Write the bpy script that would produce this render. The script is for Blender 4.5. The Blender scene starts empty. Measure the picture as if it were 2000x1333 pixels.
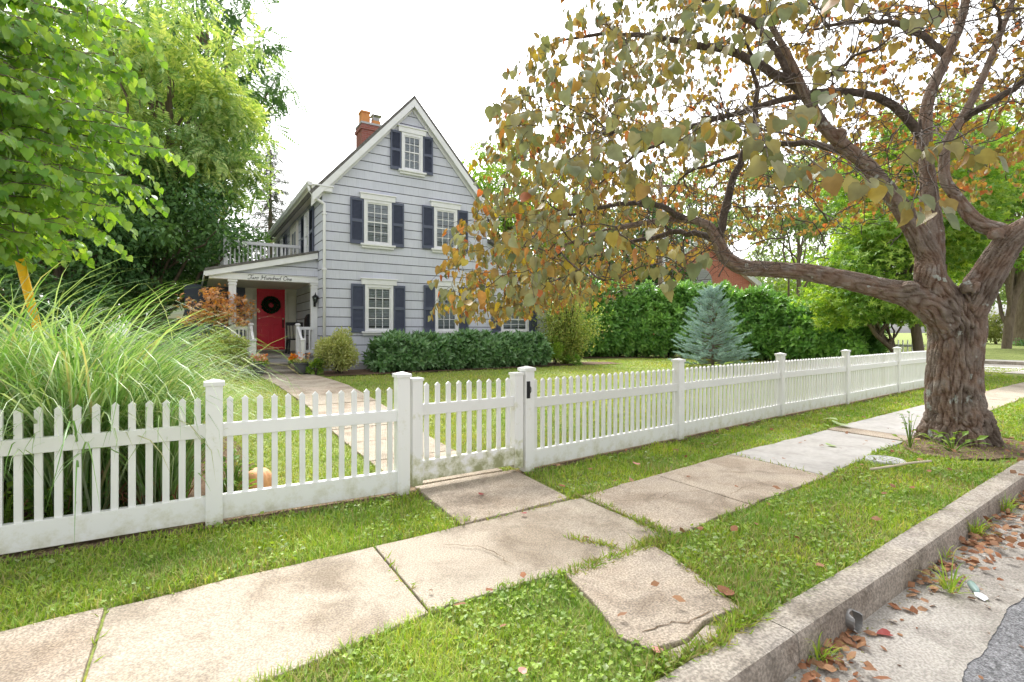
import bpy, bmesh, math, random
import numpy as np
from mathutils import Vector, Matrix, noise

random.seed(7)
rng = np.random.default_rng(11)
SC = bpy.context.scene
COL = SC.collection
PI = math.pi
R = math.radians

# ------------------------------------------------------------------ camera, sky, sun, exposure
EYE = 1.33
YAW = 32.0
cam_d = bpy.data.cameras.new('camera')
cam = bpy.data.objects.new('camera', cam_d)
COL.objects.link(cam)
cam.location = (0, 0, EYE)
cam.rotation_euler = (R(90), 0, R(-YAW))
cam_d.sensor_width = 36.0
cam_d.lens = 18.0
cam_d.shift_y = -0.00925
cam_d.clip_start = 0.05
cam_d.clip_end = 2000
SC.camera = cam

SUN_EL, SUN_AZ = 52.0, 20.0          # azimuth measured from +Y (the house side) towards +X
world = bpy.data.worlds.new('World')
SC.world = world
world.use_nodes = True
wn = world.node_tree
wn.nodes.clear()
w_out = wn.nodes.new('ShaderNodeOutputWorld')
w_bg = wn.nodes.new('ShaderNodeBackground')
w_sky = wn.nodes.new('ShaderNodeTexSky')
w_sky.sky_type = 'NISHITA'
w_sky.sun_disc = False
w_sky.sun_elevation = R(SUN_EL)
w_sky.sun_rotation = R(SUN_AZ)
w_sky.air_density = 1.0
w_sky.dust_density = 4.0
w_sky.ozone_density = 1.0
w_hsv = wn.nodes.new('ShaderNodeHueSaturation')     # overcast: a white cloud sheet instead of blue
w_hsv.inputs['Saturation'].default_value = 0.10
w_hsv.inputs['Value'].default_value = 1.0
wn.links.new(w_sky.outputs['Color'], w_hsv.inputs['Color'])
wn.links.new(w_hsv.outputs['Color'], w_bg.inputs['Color'])
wn.links.new(w_bg.outputs['Background'], w_out.inputs['Surface'])
w_bg.inputs['Strength'].default_value = 0.15

sun_d = bpy.data.lights.new('sun', 'SUN')
sun = bpy.data.objects.new('sun', sun_d)
COL.objects.link(sun)
sun_d.energy = 1.1
sun_d.angle = R(11)
sun_d.color = (1.0, 0.97, 0.92)
_sd = Vector((math.sin(R(SUN_AZ)) * math.cos(R(SUN_EL)), math.cos(R(SUN_AZ)) * math.cos(R(SUN_EL)), math.sin(R(SUN_EL))))
sun.rotation_euler = _sd.to_track_quat('Z', 'Y').to_euler()
sun.location = (0, 30, 30)

SC.view_settings.view_transform = 'Standard'
SC.view_settings.look = 'None'
SC.view_settings.gamma = 1.0
SC.view_settings.exposure = 1.66
SC.render.engine = 'CYCLES'
SC.cycles.max_bounces = 7
SC.cycles.diffuse_bounces = 4
SC.cycles.transparent_max_bounces = 8
SC.cycles.use_denoising = True

# ------------------------------------------------------------------ survey: bearings of the camera station
FW = np.array([math.sin(R(YAW)), math.cos(R(YAW)), 0.0])
RT = np.array([math.cos(R(YAW)), -math.sin(R(YAW)), 0.0])

def P(x, y, d):
    """world point seen at photo pixel (x, y) at forward distance d"""
    p = FW * d + RT * ((x - 1000.0) / 1000.0 * d)
    return np.array([p[0], p[1], EYE + (648.0 - y) / 1000.0 * d])

def XonY(x, Y):
    return math.tan(R(YAW) + math.atan((x - 1000.0) / 1000.0)) * Y

def dep(X, Y):
    return X * FW[0] + Y * FW[1]

def ss(t):
    t = np.clip(t, 0, 1)
    return t * t * (3 - 2 * t)

def tz(x, y):
    x = np.asarray(x, float); y = np.asarray(y, float)
    return 0.25 * ss((y - 6) / 7.5) * (1 - 0.5 * ss((x - 14) / 8))

# ------------------------------------------------------------------ objects
def tag(o, label=None, cat=None, group=None, kind=None):
    if label: o['label'] = label
    if cat: o['category'] = cat
    if group: o['group'] = group
    if kind: o['kind'] = kind
    return o

def link(name, me, mats=None, parent=None, loc=None):
    o = bpy.data.objects.new(name, me)
    COL.objects.link(o)
    if mats is not None:
        if not isinstance(mats, (list, tuple)): mats = [mats]
        for m in mats: me.materials.append(m)
    if parent: o.parent = parent
    if loc is not None: o.location = loc
    return o

def empty(name, loc, label, cat, group=None, rz=0):
    o = bpy.data.objects.new(name, None)
    COL.objects.link(o)
    o.location = Vector(loc); o.rotation_euler = (0, 0, rz)
    o.empty_display_size = 0.2
    return tag(o, label, cat, group)

def np_mesh(name, V, polys, smooth=False, midx=None):
    me = bpy.data.meshes.new(name)
    V = np.ascontiguousarray(V, dtype=np.float32)
    me.vertices.add(len(V)); me.vertices.foreach_set('co', V.ravel())
    st, idx, s = [], [], 0
    for F in polys:
        F = np.asarray(F, dtype=np.int32)
        if F.size == 0: continue
        n, k = F.shape
        idx.append(F.ravel()); st.append(s + np.arange(n, dtype=np.int32) * k); s += n * k
    idx = np.concatenate(idx).astype(np.int32); st = np.concatenate(st).astype(np.int32)
    me.loops.add(s); me.loops.foreach_set('vertex_index', idx)
    me.polygons.add(len(st)); me.polygons.foreach_set('loop_start', st)
    if midx is not None: me.polygons.foreach_set('material_index', np.asarray(midx, dtype=np.int32))
    me.polygons.foreach_set('use_smooth', np.full(len(st), smooth, dtype=bool))
    me.update(calc_edges=True)
    return me

class MB:
    """gathers boxes, bars, tubes and lathes into one mesh"""
    def __init__(s, xf=None):
        s.v, s.f, s.m, s.sm = [], [], [], []
        s.xf = xf or (lambda p: p)
    def add(s, vs, fs, mi=0, smooth=False):
        b = len(s.v)
        s.v.extend([tuple(s.xf(tuple(p))) for p in vs])
        for f in fs:
            s.f.append([b + i for i in f]); s.m.append(mi); s.sm.append(smooth)
    def box(s, a0, a1, b0, b1, c0, c1, mi=0):
        vs = [(a, b, c) for c in (c0, c1) for b in (b0, b1) for a in (a0, a1)]
        s.add(vs, [(0, 2, 3, 1), (4, 5, 7, 6), (0, 1, 5, 4), (2, 6, 7, 3), (0, 4, 6, 2), (1, 3, 7, 5)], mi)
    def bar(s, p, q, w, h, mi=0, up=(0, 0, 1)):
        p, q, up = Vector(p), Vector(q), Vector(up)
        t = (q - p).normalized(); a = t.cross(up)
        if a.length < 1e-4: a = Vector((1, 0, 0))
        a.normalize(); b = a.cross(t)
        vs = [o + a * (i * w / 2) + b * (j * h / 2) for o in (p, q) for j in (-1, 1) for i in (-1, 1)]
        s.add(vs, [(0, 2, 3, 1), (4, 5, 7, 6), (0, 1, 5, 4), (2, 6, 7, 3), (0, 4, 6, 2), (1, 3, 7, 5)], mi)
    def prism(s, pts, ext, mi=0):
        """planar outline pts extruded by vector ext"""
        n = len(pts); ext = Vector(ext)
        vs = [Vector(p) for p in pts] + [Vector(p) + ext for p in pts]
        fs = [tuple(range(n)), tuple(range(2 * n - 1, n - 1, -1))]
        fs += [(i, (i + 1) % n, n + (i + 1) % n, n + i) for i in range(n)]
        s.add(vs, fs, mi)
    def tube(s, pts, rad, seg=8, mi=0, cap=True, smooth=True):
        V, F = tube_np(np.array(pts, float), np.array(rad, float) if np.ndim(rad) else np.full(len(pts), rad), seg)
        fs = [tuple(f) for f in F]
        if cap:
            n = len(pts)
            fs += [tuple(range(seg - 1, -1, -1)), tuple(range((n - 1) * seg, n * seg))]
        s.add(V, fs, mi, smooth)
    def lathe(s, prof, c=(0, 0, 0), seg=20, mi=0, smooth=True, ang=2 * PI):
        vs, fs = [], []
        n = len(prof)
        for k in range(seg):
            a = ang * k / seg
            for r, z in prof: vs.append((c[0] + r * math.cos(a), c[1] + r * math.sin(a), c[2] + z))
        for k in range(seg):
            k2 = (k + 1) % seg
            for i in range(n - 1): fs.append((k * n + i, k2 * n + i, k2 * n + i + 1, k * n + i + 1))
        s.add(vs, fs, mi, smooth)
    def build(s, name, mats, parent=None, bevel=0, recalc=True, loc=None):
        me = bpy.data.meshes.new(name)
        me.from_pydata(s.v, [], s.f)
        me.polygons.foreach_set('material_index', s.m)
        me.polygons.foreach_set('use_smooth', s.sm)
        if recalc:
            bm = bmesh.new(); bm.from_mesh(me)
            bmesh.ops.recalc_face_normals(bm, faces=bm.faces)
            bm.to_mesh(me); bm.free()
        me.update()
        o = link(name, me, mats, parent, loc)
        if bevel:
            b = o.modifiers.new('bevel', 'BEVEL'); b.width = bevel; b.segments = 2; b.limit_method = 'ANGLE'; b.angle_limit = R(40)
        return o

def tube_np(pts, rad, seg=6):
    n = len(pts)
    T = np.gradient(pts, axis=0)
    T /= (np.linalg.norm(T, axis=1, keepdims=True) + 1e-9)
    a = np.cross(T[0], [0, 0, 1.0])
    if np.linalg.norm(a) < 1e-3: a = np.array([1.0, 0, 0])
    a /= np.linalg.norm(a)
    ang = np.arange(seg) * 2 * PI / seg
    V = np.empty((n, seg, 3))
    for i in range(n):
        a = a - T[i] * np.dot(a, T[i]); a /= (np.linalg.norm(a) + 1e-9)
        b = np.cross(T[i], a)
        V[i] = pts[i] + rad[i] * (np.cos(ang)[:, None] * a + np.sin(ang)[:, None] * b)
    i, k = np.meshgrid(np.arange(n - 1), np.arange(seg), indexing='ij')
    i, k = i.ravel(), k.ravel(); k2 = (k + 1) % seg
    F = np.stack([i * seg + k, i * seg + k2, (i + 1) * seg + k2, (i + 1) * seg + k], 1)
    return V.reshape(-1, 3), F

class Tubes:
    def __init__(s): s.V, s.F, s.n = [], [], 0
    def add(s, pts, rad, seg=6):
        V, F = tube_np(np.asarray(pts, float), np.asarray(rad, float), seg)
        s.V.append(V); s.F.append(F + s.n); s.n += len(V)
    def build(s, name, mat, parent=None):
        return link(name, np_mesh(name, np.concatenate(s.V), [np.concatenate(s.F)], True), mat, parent)

def smooth_path(ctrl, n):
    """Catmull-Rom through control rows (any number of columns)"""
    c = np.asarray(ctrl, float)
    c = np.vstack([2 * c[0] - c[1], c, 2 * c[-1] - c[-2]])
    t = np.linspace(0, len(c) - 3 - 1e-6, n)
    i = t.astype(int); f = (t - i)[:, None]
    p0, p1, p2, p3 = c[i], c[i + 1], c[i + 2], c[i + 3]
    return 0.5 * (2 * p1 + (p2 - p0) * f + (2 * p0 - 5 * p1 + 4 * p2 - p3) * f ** 2 + (3 * p1 - p0 - 3 * p2 + p3) * f ** 3)

def unit(a):
    return a / (np.linalg.norm(a, axis=-1, keepdims=True) + 1e-9)

def rdir(n):
    return unit(rng.normal(size=(n, 3)))

def scatter(TV, TF, pos, tip, nor, scale):
    """place template TV/TF at each pos, y axis along tip, z near nor"""
    y = unit(tip); x = unit(np.cross(y, nor)); z = np.cross(x, y)
    sc = np.asarray(scale)[:, None, None]
    V = pos[:, None, :] + sc * (TV[None, :, 0:1] * x[:, None, :] + TV[None, :, 1:2] * y[:, None, :] + TV[None, :, 2:3] * z[:, None, :])
    m = len(TV); N = len(pos)
    off = (np.arange(N) * m)[:, None, None]
    return V.reshape(-1, 3), [(np.asarray(F)[None] + off).reshape(-1, np.asarray(F).shape[1]) for F in TF]

class Cloud:
    def __init__(s): s.V, s.P, s.n = [], {}, 0
    def add(s, V, polys):
        s.V.append(V)
        for F in polys: s.P.setdefault(F.shape[1], []).append(F + s.n)
        s.n += len(V)
    def put(s, T, pos, tip, nor, scale):
        if len(pos): s.add(*scatter(T[0], T[1], pos, tip, nor, scale))
    def build(s, name, mat, parent=None, smooth=False):
        return link(name, np_mesh(name, np.concatenate(s.V), [np.concatenate(v) for v in s.P.values()], smooth), mat, parent)

# ------------------------------------------------------------------ leaf shapes
def T_oval(w=.26, fold=.08, droop=.1):
    V = np.array([(0, 0, 0), (0, .5, 0), (0, 1, -droop), (-w, .45, fold), (w, .45, fold)])
    return V, [np.array([(0, 1, 2, 3), (0, 4, 2, 1)])]
def T_heart(fold=.22, droop=.2, curl=.0):
    L = [(-.2, -.12), (-.44, .04), (-.5, .32), (-.3, .7)]
    zf = lambda x, y: fold * abs(x) - droop * max(y, 0) ** 2 + curl * (abs(x) - .25) * (y - .4)
    V = [(0, 0, 0), (0, .42, -.02), (curl * .12, 1, -droop)] + [(x, y, zf(x, y)) for x, y in L] + [(-x, y, zf(x, y) * (1 - curl)) for x, y in L]
    return np.array(V), [np.array([(0, 1, 5, 4, 3), (0, 7, 8, 9, 1)]), np.array([(1, 2, 6, 5), (1, 9, 10, 2)])]
def T_star(n=5, inner=.38):
    V = [(0, .35, 0)]
    m = 2 * n
    for k in range(m + 1):
        a = -PI * .80 + 1.6 * PI * k / m
        r = .62 if k % 2 == 1 else inner * .62
        if k in (0, m): r = .2
        V.append((r * math.sin(a), .35 + r * math.cos(a), -.12 * (r > .5)))
    return np.array(V), [np.array([(0, k, k + 1) for k in range(1, m + 1)])]
def T_diamond(w=.3):
    return np.array([(0, 0, 0), (w, .5, .05), (0, 1, -.08), (-w, .5, .05)]), [np.array([(0, 1, 2, 3)])]
def T_pinnate(pairs=7):
    V, F = [], []
    def leaflet(b, d, l, w, n):
        b, d, n = Vector(b), Vector(d).normalized(), Vector(n)
        s = d.cross(n).normalized(); i = len(V)
        V.extend([tuple(b), tuple(b + d * l * .45 + s * w), tuple(b + d * l - n * .06), tuple(b + d * l * .45 - s * w)]); F.append((i, i + 1, i + 2, i + 3))
    for k in range(pairs):
        t = .12 + .8 * k / pairs
        z = -.25 * t * t
        for sx in (-1, 1): leaflet((0, t, z), (sx, .55, -.18), .34 * (1 - .35 * abs(t - .45)), .055, (0, 0, 1))
    leaflet((0, .94, -.22), (0, 1, -.4), .3, .055, (0, 0, 1))
    return np.array(V), [np.array(F)]
def T_shoot(n=9, l=.8, w=.14, rise=.5):
    V, F = [], []
    r = random.Random(3)
    for k in range(n):
        a = k * 2.4; t = .1 + .75 * k / n
        el = R(20 + 50 * k / n)
        d = Vector((math.cos(a) * math.cos(el), math.sin(el), math.sin(a) * math.cos(el)))
        side = d.cross(Vector((0, 1, 0))).normalized(); up = side.cross(d)
        b = Vector((0, t * rise, 0)); L = l * r.uniform(.75, 1.05); i = len(V)
        V += [tuple(b), tuple(b + d * L * .5), tuple(b + d * L - up * L * .14), tuple(b + d * L * .5 + side * w + up * .03), tuple(b + d * L * .5 - side * w + up * .03)]
        F += [(i, i + 1, i + 2, i + 3), (i, i + 4, i + 2, i + 1)]
    return np.array(V), [np.array(F)]
def T_bough(side=9, needles=12, nl=.11):
    V, F = [], []
    r = random.Random(5)
    def needle(b, d, l):
        d = Vector(d).normalized(); s = d.cross(Vector((r.uniform(-1, 1), r.uniform(-1, 1), r.uniform(-1, 1)))).normalized() * l * .12; i = len(V)
        b = Vector(b)
        V.extend([tuple(b - s), tuple(b + s), tuple(b + d * l)]); F.append((i, i + 1, i + 2))
    def twig(b, d, L, n):
        b, d = Vector(b), Vector(d).normalized()
        s = d.orthogonal().normalized(); u = d.cross(s)
        for k in range(n):
            p = b + d * L * (k + .5) / n; a = k * 2.4
            needle(p, d * .8 + (s * math.cos(a) + u * math.sin(a)), nl * r.uniform(.8, 1.15))
        needle(b + d * L, d, nl)
    twig((0, 0, 0), (0, 1, 0), 1.0, needles * 2)
    for k in range(side):
        t = .15 + .75 * k / side; sx = -1 if k % 2 else 1
        twig((0, t, -.02), (sx * .9, .8, r.uniform(-.15, .2)), .42 * (1.1 - t), needles)
    return np.array(V), [np.array(F)]
OVAL, LONG, HEART, STAR, DIAM, PINN, SHOOT, BOUGH = T_oval(), T_oval(.16, .05, .16), T_heart(), T_star(), T_diamond(), T_pinnate(), T_shoot(), T_bough()
HEART2, HEART3 = T_heart(.42, .38, .6), T_heart(.08, .30, -.7)
ROUND = T_oval(.42, .1, .12)

# ------------------------------------------------------------------ materials
def newmat(name):
    m = bpy.data.materials.new(name); m.use_nodes = True
    nt = m.node_tree; nt.nodes.clear()
    return m, nt, nt.nodes, nt.links

def ramp(N, stops, interp='LINEAR'):
    r = N.new('ShaderNodeValToRGB'); r.color_ramp.interpolation = interp
    e = r.color_ramp.elements
    while len(e) < len(stops): e.new(0.5)
    for el, (p, c) in zip(e, stops):
        el.position = p; el.color = (*c, 1) if len(c) == 3 else c
    return r

def pm(name, c1, c2=None, scale=6, rough=.6, bump=0, bscale=40, stretch=(1, 1, 1), spec=.3, c3=None, spots=None, metal=0, detail=6, coat=0, lo=.35, hi=.65, stain=0):
    """principled material with two-tone noise, optional speckle and bump"""
    m, nt, N, L = newmat(name)
    out = N.new('ShaderNodeOutputMaterial'); b = N.new('ShaderNodeBsdfPrincipled')
    L.new(b.outputs[0], out.inputs[0])
    b.inputs['Roughness'].default_value = rough
    b.inputs['Specular IOR Level'].default_value = spec
    b.inputs['Metallic'].default_value = metal
    if coat: b.inputs['Coat Weight'].default_value = coat
    tc = N.new('ShaderNodeTexCoord'); mp = N.new('ShaderNodeMapping')
    mp.inputs['Scale'].default_value = stretch
    L.new(tc.outputs['Object'], mp.inputs[0])
    col = None
    if c2 is not None:
        n = N.new('ShaderNodeTexNoise'); n.inputs['Scale'].default_value = scale; n.inputs['Detail'].default_value = detail; n.inputs['Roughness'].default_value = .62
        L.new(mp.outputs[0], n.inputs['Vector'])
        st = [(lo, c1), (hi, c2)] if c3 is None else [(lo, c1), ((lo + hi) / 2, c2), (hi, c3)]
        r = ramp(N, st); L.new(n.outputs['Fac'], r.inputs[0]); col = r.outputs['Color']
    if spots:
        sc, sp = spots[0], spots[1]
        n2 = N.new('ShaderNodeTexNoise'); n2.inputs['Scale'].default_value = sc; n2.inputs['Detail'].default_value = 3
        L.new(mp.outputs[0], n2.inputs['Vector'])
        r2 = ramp(N, [(.38, (1 - sp,) * 3), (.62, (1 + sp,) * 3)])
        L.new(n2.outputs['Fac'], r2.inputs[0])
        mx = N.new('ShaderNodeMixRGB'); mx.blend_type = 'MULTIPLY'; mx.inputs[0].default_value = 1
        if col is None: mx.inputs[1].default_value = (*c1, 1)
        else: L.new(col, mx.inputs[1])
        L.new(r2.outputs['Color'], mx.inputs[2]); col = mx.outputs[0]
    if stain and col is not None:
        n4 = N.new('ShaderNodeTexNoise'); n4.inputs['Scale'].default_value = 2.6; n4.inputs['Detail'].default_value = 9; n4.inputs['Roughness'].default_value = .68; n4.inputs['Distortion'].default_value = .6
        L.new(mp.outputs[0], n4.inputs['Vector'])
        r4 = ramp(N, [(.36, (1 - stain, 1 - stain * 1.05, 1 - stain * 1.1)), (.5, (1, 1, 1)), (.68, (1 + stain * .35,) * 3)]); L.new(n4.outputs['Fac'], r4.inputs[0])
        m4 = N.new('ShaderNodeMixRGB'); m4.blend_type = 'MULTIPLY'; m4.inputs[0].default_value = 1; L.new(col, m4.inputs[1]); L.new(r4.outputs['Color'], m4.inputs[2]); col = m4.outputs[0]
    if col is None: b.inputs['Base Color'].default_value = (*c1, 1)
    else: L.new(col, b.inputs['Base Color'])
    if bump:
        n3 = N.new('ShaderNodeTexNoise'); n3.inputs['Scale'].default_value = bscale; n3.inputs['Detail'].default_value = 6
        L.new(mp.outputs[0], n3.inputs['Vector'])
        bp = N.new('ShaderNodeBump'); bp.inputs['Strength'].default_value = bump; bp.inputs['Distance'].default_value = .02
        L.new(n3.outputs['Fac'], bp.inputs['Height']); L.new(bp.outputs[0], b.inputs['Normal'])
    return m

def leaf(name, stops, trans=.4, rough=.45, spec=.3, back=None, clump=None, tint=(1.25, 1.2, .6)):
    """leaf: colour differs leaf by leaf, light passes through; back = underside colours"""
    m, nt, N, L = newmat(name)
    out = N.new('ShaderNodeOutputMaterial')
    g = N.new('ShaderNodeNewGeometry')
    n = len(stops)
    def ramped(st):
        k = len(st)
        r = ramp(N, [(i / max(k - 1, 1), c) for i, c in enumerate(st)])
        L.new(g.outputs['Random Per Island'], r.inputs[0]); return r.outputs['Color']
    col = ramped(stops)
    if back:
        mb = N.new('ShaderNodeMixRGB'); L.new(g.outputs['Backfacing'], mb.inputs[0]); L.new(col, mb.inputs[1]); L.new(ramped(back), mb.inputs[2]); col = mb.outputs[0]
    if clump:                                   # growth differs clump by clump
        tc = N.new('ShaderNodeTexCoord'); nz = N.new('ShaderNodeTexNoise'); nz.inputs['Scale'].default_value = clump[0]; nz.inputs['Detail'].default_value = 2
        L.new(tc.outputs['Object'], nz.inputs['Vector'])
        rc = ramp(N, [(.35, clump[1]), (.65, clump[2])]); L.new(nz.outputs['Fac'], rc.inputs[0])
        mm = N.new('ShaderNodeMixRGB'); mm.blend_type = 'MULTIPLY'; mm.inputs[0].default_value = 1
        L.new(col, mm.inputs[1]); L.new(rc.outputs['Color'], mm.inputs[2]); col = mm.outputs[0]
    b = N.new('ShaderNodeBsdfPrincipled'); b.inputs['Roughness'].default_value = rough; b.inputs['Specular IOR Level'].default_value = spec
    L.new(col, b.inputs['Base Color'])
    t = N.new('ShaderNodeBsdfTranslucent')
    mt = N.new('ShaderNodeMixRGB'); mt.blend_type = 'MULTIPLY'; mt.inputs[0].default_value = 1; mt.inputs[2].default_value = (*tint, 1)
    L.new(col, mt.inputs[1]); L.new(mt.outputs[0], t.inputs['Color'])
    mx = N.new('ShaderNodeMixShader'); mx.inputs[0].default_value = trans
    L.new(b.outputs[0], mx.inputs[1]); L.new(t.outputs[0], mx.inputs[2]); L.new(mx.outputs[0], out.inputs[0])
    return m

def glassmat(name, tint=(.9, .95, .95), refl=.35):
    m, nt, N, L = newmat(name)
    out = N.new('ShaderNodeOutputMaterial'); t = N.new('ShaderNodeBsdfTransparent'); t.inputs[0].default_value = (*tint, 1)
    g = N.new('ShaderNodeBsdfGlossy'); g.inputs['Roughness'].default_value = .02
    fr = N.new('ShaderNodeFresnel'); fr.inputs[0].default_value = 1.5
    ad = N.new('ShaderNodeMath'); ad.operation = 'ADD'; ad.inputs[1].default_value = refl * .3
    L.new(fr.outputs[0], ad.inputs[0])
    mx = N.new('ShaderNodeMixShader'); L.new(ad.outputs[0], mx.inputs[0]); L.new(t.outputs[0], mx.inputs[1]); L.new(g.outputs[0], mx.inputs[2]); L.new(mx.outputs[0], out.inputs[0])
    return m

def brickmat(name, c1, c2, mortar, scale=1.0, vec='xz'):
    m, nt, N, L = newmat(name)
    out = N.new('ShaderNodeOutputMaterial'); b = N.new('ShaderNodeBsdfPrincipled'); b.inputs['Roughness'].default_value = .85
    tc = N.new('ShaderNodeTexCoord'); sp = N.new('ShaderNodeSeparateXYZ'); cb = N.new('ShaderNodeCombineXYZ'); ad = N.new('ShaderNodeMath')
    L.new(tc.outputs['Object'], sp.inputs[0]); L.new(sp.outputs[0], ad.inputs[0]); L.new(sp.outputs[1], ad.inputs[1])
    L.new(ad.outputs[0], cb.inputs[0]); L.new(sp.outputs[2], cb.inputs[1])
    br = N.new('ShaderNodeTexBrick'); br.inputs['Scale'].default_value = 4.5 * scale; br.inputs['Mortar Size'].default_value = .02
    br.inputs['Color1'].default_value = (*c1, 1); br.inputs['Color2'].default_value = (*c2, 1); br.inputs['Mortar'].default_value = (*mortar, 1)
    br.inputs['Row Height'].default_value = .32; br.inputs['Brick Width'].default_value = .95
    L.new(cb.outputs[0], br.inputs['Vector']); L.new(br.outputs[0], b.inputs['Base Color'])
    bp = N.new('ShaderNodeBump'); bp.inputs['Strength'].default_value = .4; bp.invert = True; L.new(br.outputs['Fac'], bp.inputs['Height']); L.new(bp.outputs[0], b.inputs['Normal'])
    L.new(b.outputs[0], out.inputs[0])
    return m

M = {}
M['vinyl'] = pm('white_vinyl', (.80, .80, .80), (.76, .76, .75), 3, .38, spec=.4)
def tinted(m):
    """each piece of fence has weathered a little differently"""
    nt = m.node_tree; N, L = nt.nodes, nt.links; b = [n for n in N if n.type == 'BSDF_PRINCIPLED'][0]; lk = b.inputs['Base Color'].links[0].from_socket
    oi = N.new('ShaderNodeObjectInfo'); r = ramp(N, [(0, (.93, .93, .90)), (.6, (1, 1, 1)), (1, (1.02, 1.02, 1.02))]); L.new(oi.outputs['Random'], r.inputs[0])
    mx = N.new('ShaderNodeMixRGB'); mx.blend_type = 'MULTIPLY'; mx.inputs[0].default_value = 1; L.new(lk, mx.inputs[1]); L.new(r.outputs['Color'], mx.inputs[2]); L.new(mx.outputs[0], b.inputs['Base Color'])
tinted(M['vinyl'])
def stained(name, ztop=.42, zbot=.05, gain=.32, cols=[(.60, (.79, .79, .78)), (.72, (.60, .60, .46)), (.84, (.30, .31, .16))]):
    """white vinyl with green algae growing near its lower edge"""
    m, nt, N, L = newmat(name)
    out = N.new('ShaderNodeOutputMaterial'); b = N.new('ShaderNodeBsdfPrincipled'); b.inputs['Roughness'].default_value = .45
    tc = N.new('ShaderNodeTexCoord'); sp = N.new('ShaderNodeSeparateXYZ'); L.new(tc.outputs['Object'], sp.inputs[0])
    n = N.new('ShaderNodeTexNoise'); n.inputs['Scale'].default_value = 9; n.inputs['Detail'].default_value = 8; n.inputs['Roughness'].default_value = .7
    L.new(tc.outputs['Object'], n.inputs['Vector'])
    mr = N.new('ShaderNodeMapRange'); mr.inputs[1].default_value = ztop; mr.inputs[2].default_value = zbot; mr.inputs[3].default_value = 0; mr.inputs[4].default_value = gain
    L.new(sp.outputs[2], mr.inputs[0])
    ad = N.new('ShaderNodeMath'); L.new(n.outputs['Fac'], ad.inputs[0]); L.new(mr.outputs[0], ad.inputs[1])
    r = ramp(N, cols); L.new(ad.outputs[0], r.inputs[0])
    L.new(r.outputs['Color'], b.inputs['Base Color']); L.new(b.outputs[0], out.inputs[0])
    return m
M['vinyl_algae'] = stained('algae_stained_vinyl')
M['vinyl_rail'] = stained('splash_dirtied_vinyl',   .20, .0, .24, [(.56, (.80, .80, .79)), (.70, (.70, .69, .62)), (.86, (.52, .51, .40))])
M['white'] = pm('white_paint', (0.761, 0.761, 0.779), (0.702, 0.702, 0.708), 5, .5)
M['cream'] = pm('cream_paint', (0.702, 0.673, 0.602), (0.662, 0.631, 0.562), 4, .55)
def sidingmat():
    m, nt, N, L = newmat('grey_shingle_paint')
    out = N.new('ShaderNodeOutputMaterial'); b = N.new('ShaderNodeBsdfPrincipled'); b.inputs['Roughness'].default_value = .7; b.inputs['Specular IOR Level'].default_value = .2
    tc = N.new('ShaderNodeTexCoord'); sp = N.new('ShaderNodeSeparateXYZ'); L.new(tc.outputs['Object'], sp.inputs[0])
    ad = N.new('ShaderNodeMath'); L.new(sp.outputs[0], ad.inputs[0]); L.new(sp.outputs[1], ad.inputs[1])
    z = N.new('ShaderNodeMath'); z.operation = 'SUBTRACT'; z.inputs[1].default_value = .42; L.new(sp.outputs[2], z.inputs[0])
    cb = N.new('ShaderNodeCombineXYZ'); L.new(ad.outputs[0], cb.inputs[0]); L.new(z.outputs[0], cb.inputs[1])
    br = N.new('ShaderNodeTexBrick'); br.inputs['Scale'].default_value = 1.0; br.inputs['Brick Width'].default_value = .46; br.inputs['Row Height'].default_value = .26; br.inputs['Mortar Size'].default_value = .0025; br.inputs['Mortar Smooth'].default_value = .2
    br.inputs['Color1'].default_value = (.555, .57, .65, 1); br.inputs['Color2'].default_value = (.60, .612, .69, 1); br.inputs['Mortar'].default_value = (.42, .43, .49, 1)
    L.new(cb.outputs[0], br.inputs['Vector'])
    mp = N.new('ShaderNodeMapping'); mp.inputs['Scale'].default_value = (16, 16, .7); L.new(tc.outputs['Object'], mp.inputs[0])
    n = N.new('ShaderNodeTexNoise'); n.inputs['Scale'].default_value = 6; n.inputs['Detail'].default_value = 5; L.new(mp.outputs[0], n.inputs['Vector'])
    n2 = N.new('ShaderNodeTexNoise'); n2.inputs['Scale'].default_value = .9; n2.inputs['Detail'].default_value = 6; L.new(tc.outputs['Object'], n2.inputs['Vector'])
    r = ramp(N, [(.3, (.94, .94, .94)), (.7, (1.04, 1.04, 1.04))]); L.new(n.outputs['Fac'], r.inputs[0]); r2 = ramp(N, [(.35, (.93, .93, .92)), (.65, (1.03, 1.03, 1.03))]); L.new(n2.outputs['Fac'], r2.inputs[0])
    m1 = N.new('ShaderNodeMixRGB'); m1.blend_type = 'MULTIPLY'; m1.inputs[0].default_value = 1; L.new(br.outputs[0], m1.inputs[1]); L.new(r.outputs['Color'], m1.inputs[2])
    m2 = N.new('ShaderNodeMixRGB'); m2.blend_type = 'MULTIPLY'; m2.inputs[0].default_value = 1; L.new(m1.outputs[0], m2.inputs[1]); L.new(r2.outputs['Color'], m2.inputs[2])
    bp = N.new('ShaderNodeBump'); bp.inputs['Strength'].default_value = .2; bp.inputs['Distance'].default_value = .02; L.new(n.outputs['Fac'], bp.inputs['Height']); L.new(bp.outputs[0], b.inputs['Normal'])
    L.new(m2.outputs[0], b.inputs['Base Color']); L.new(b.outputs[0], out.inputs[0]); return m
M['siding'] = sidingmat()
M['joint'] = pm('course_shadow_gap', (.07, .07, .085), rough=.9)  # dark gap colour paints in the shadow line under each shingle course
M['found'] = pm('foundation_render', (.46, .46, .47), (.40, .40, .41), 5, .8, bump=.2)
M['shutter'] = pm('navy_shutter_paint', (.080, .092, .138), (.095, .108, .156), 6, .5, spec=.35)
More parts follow.
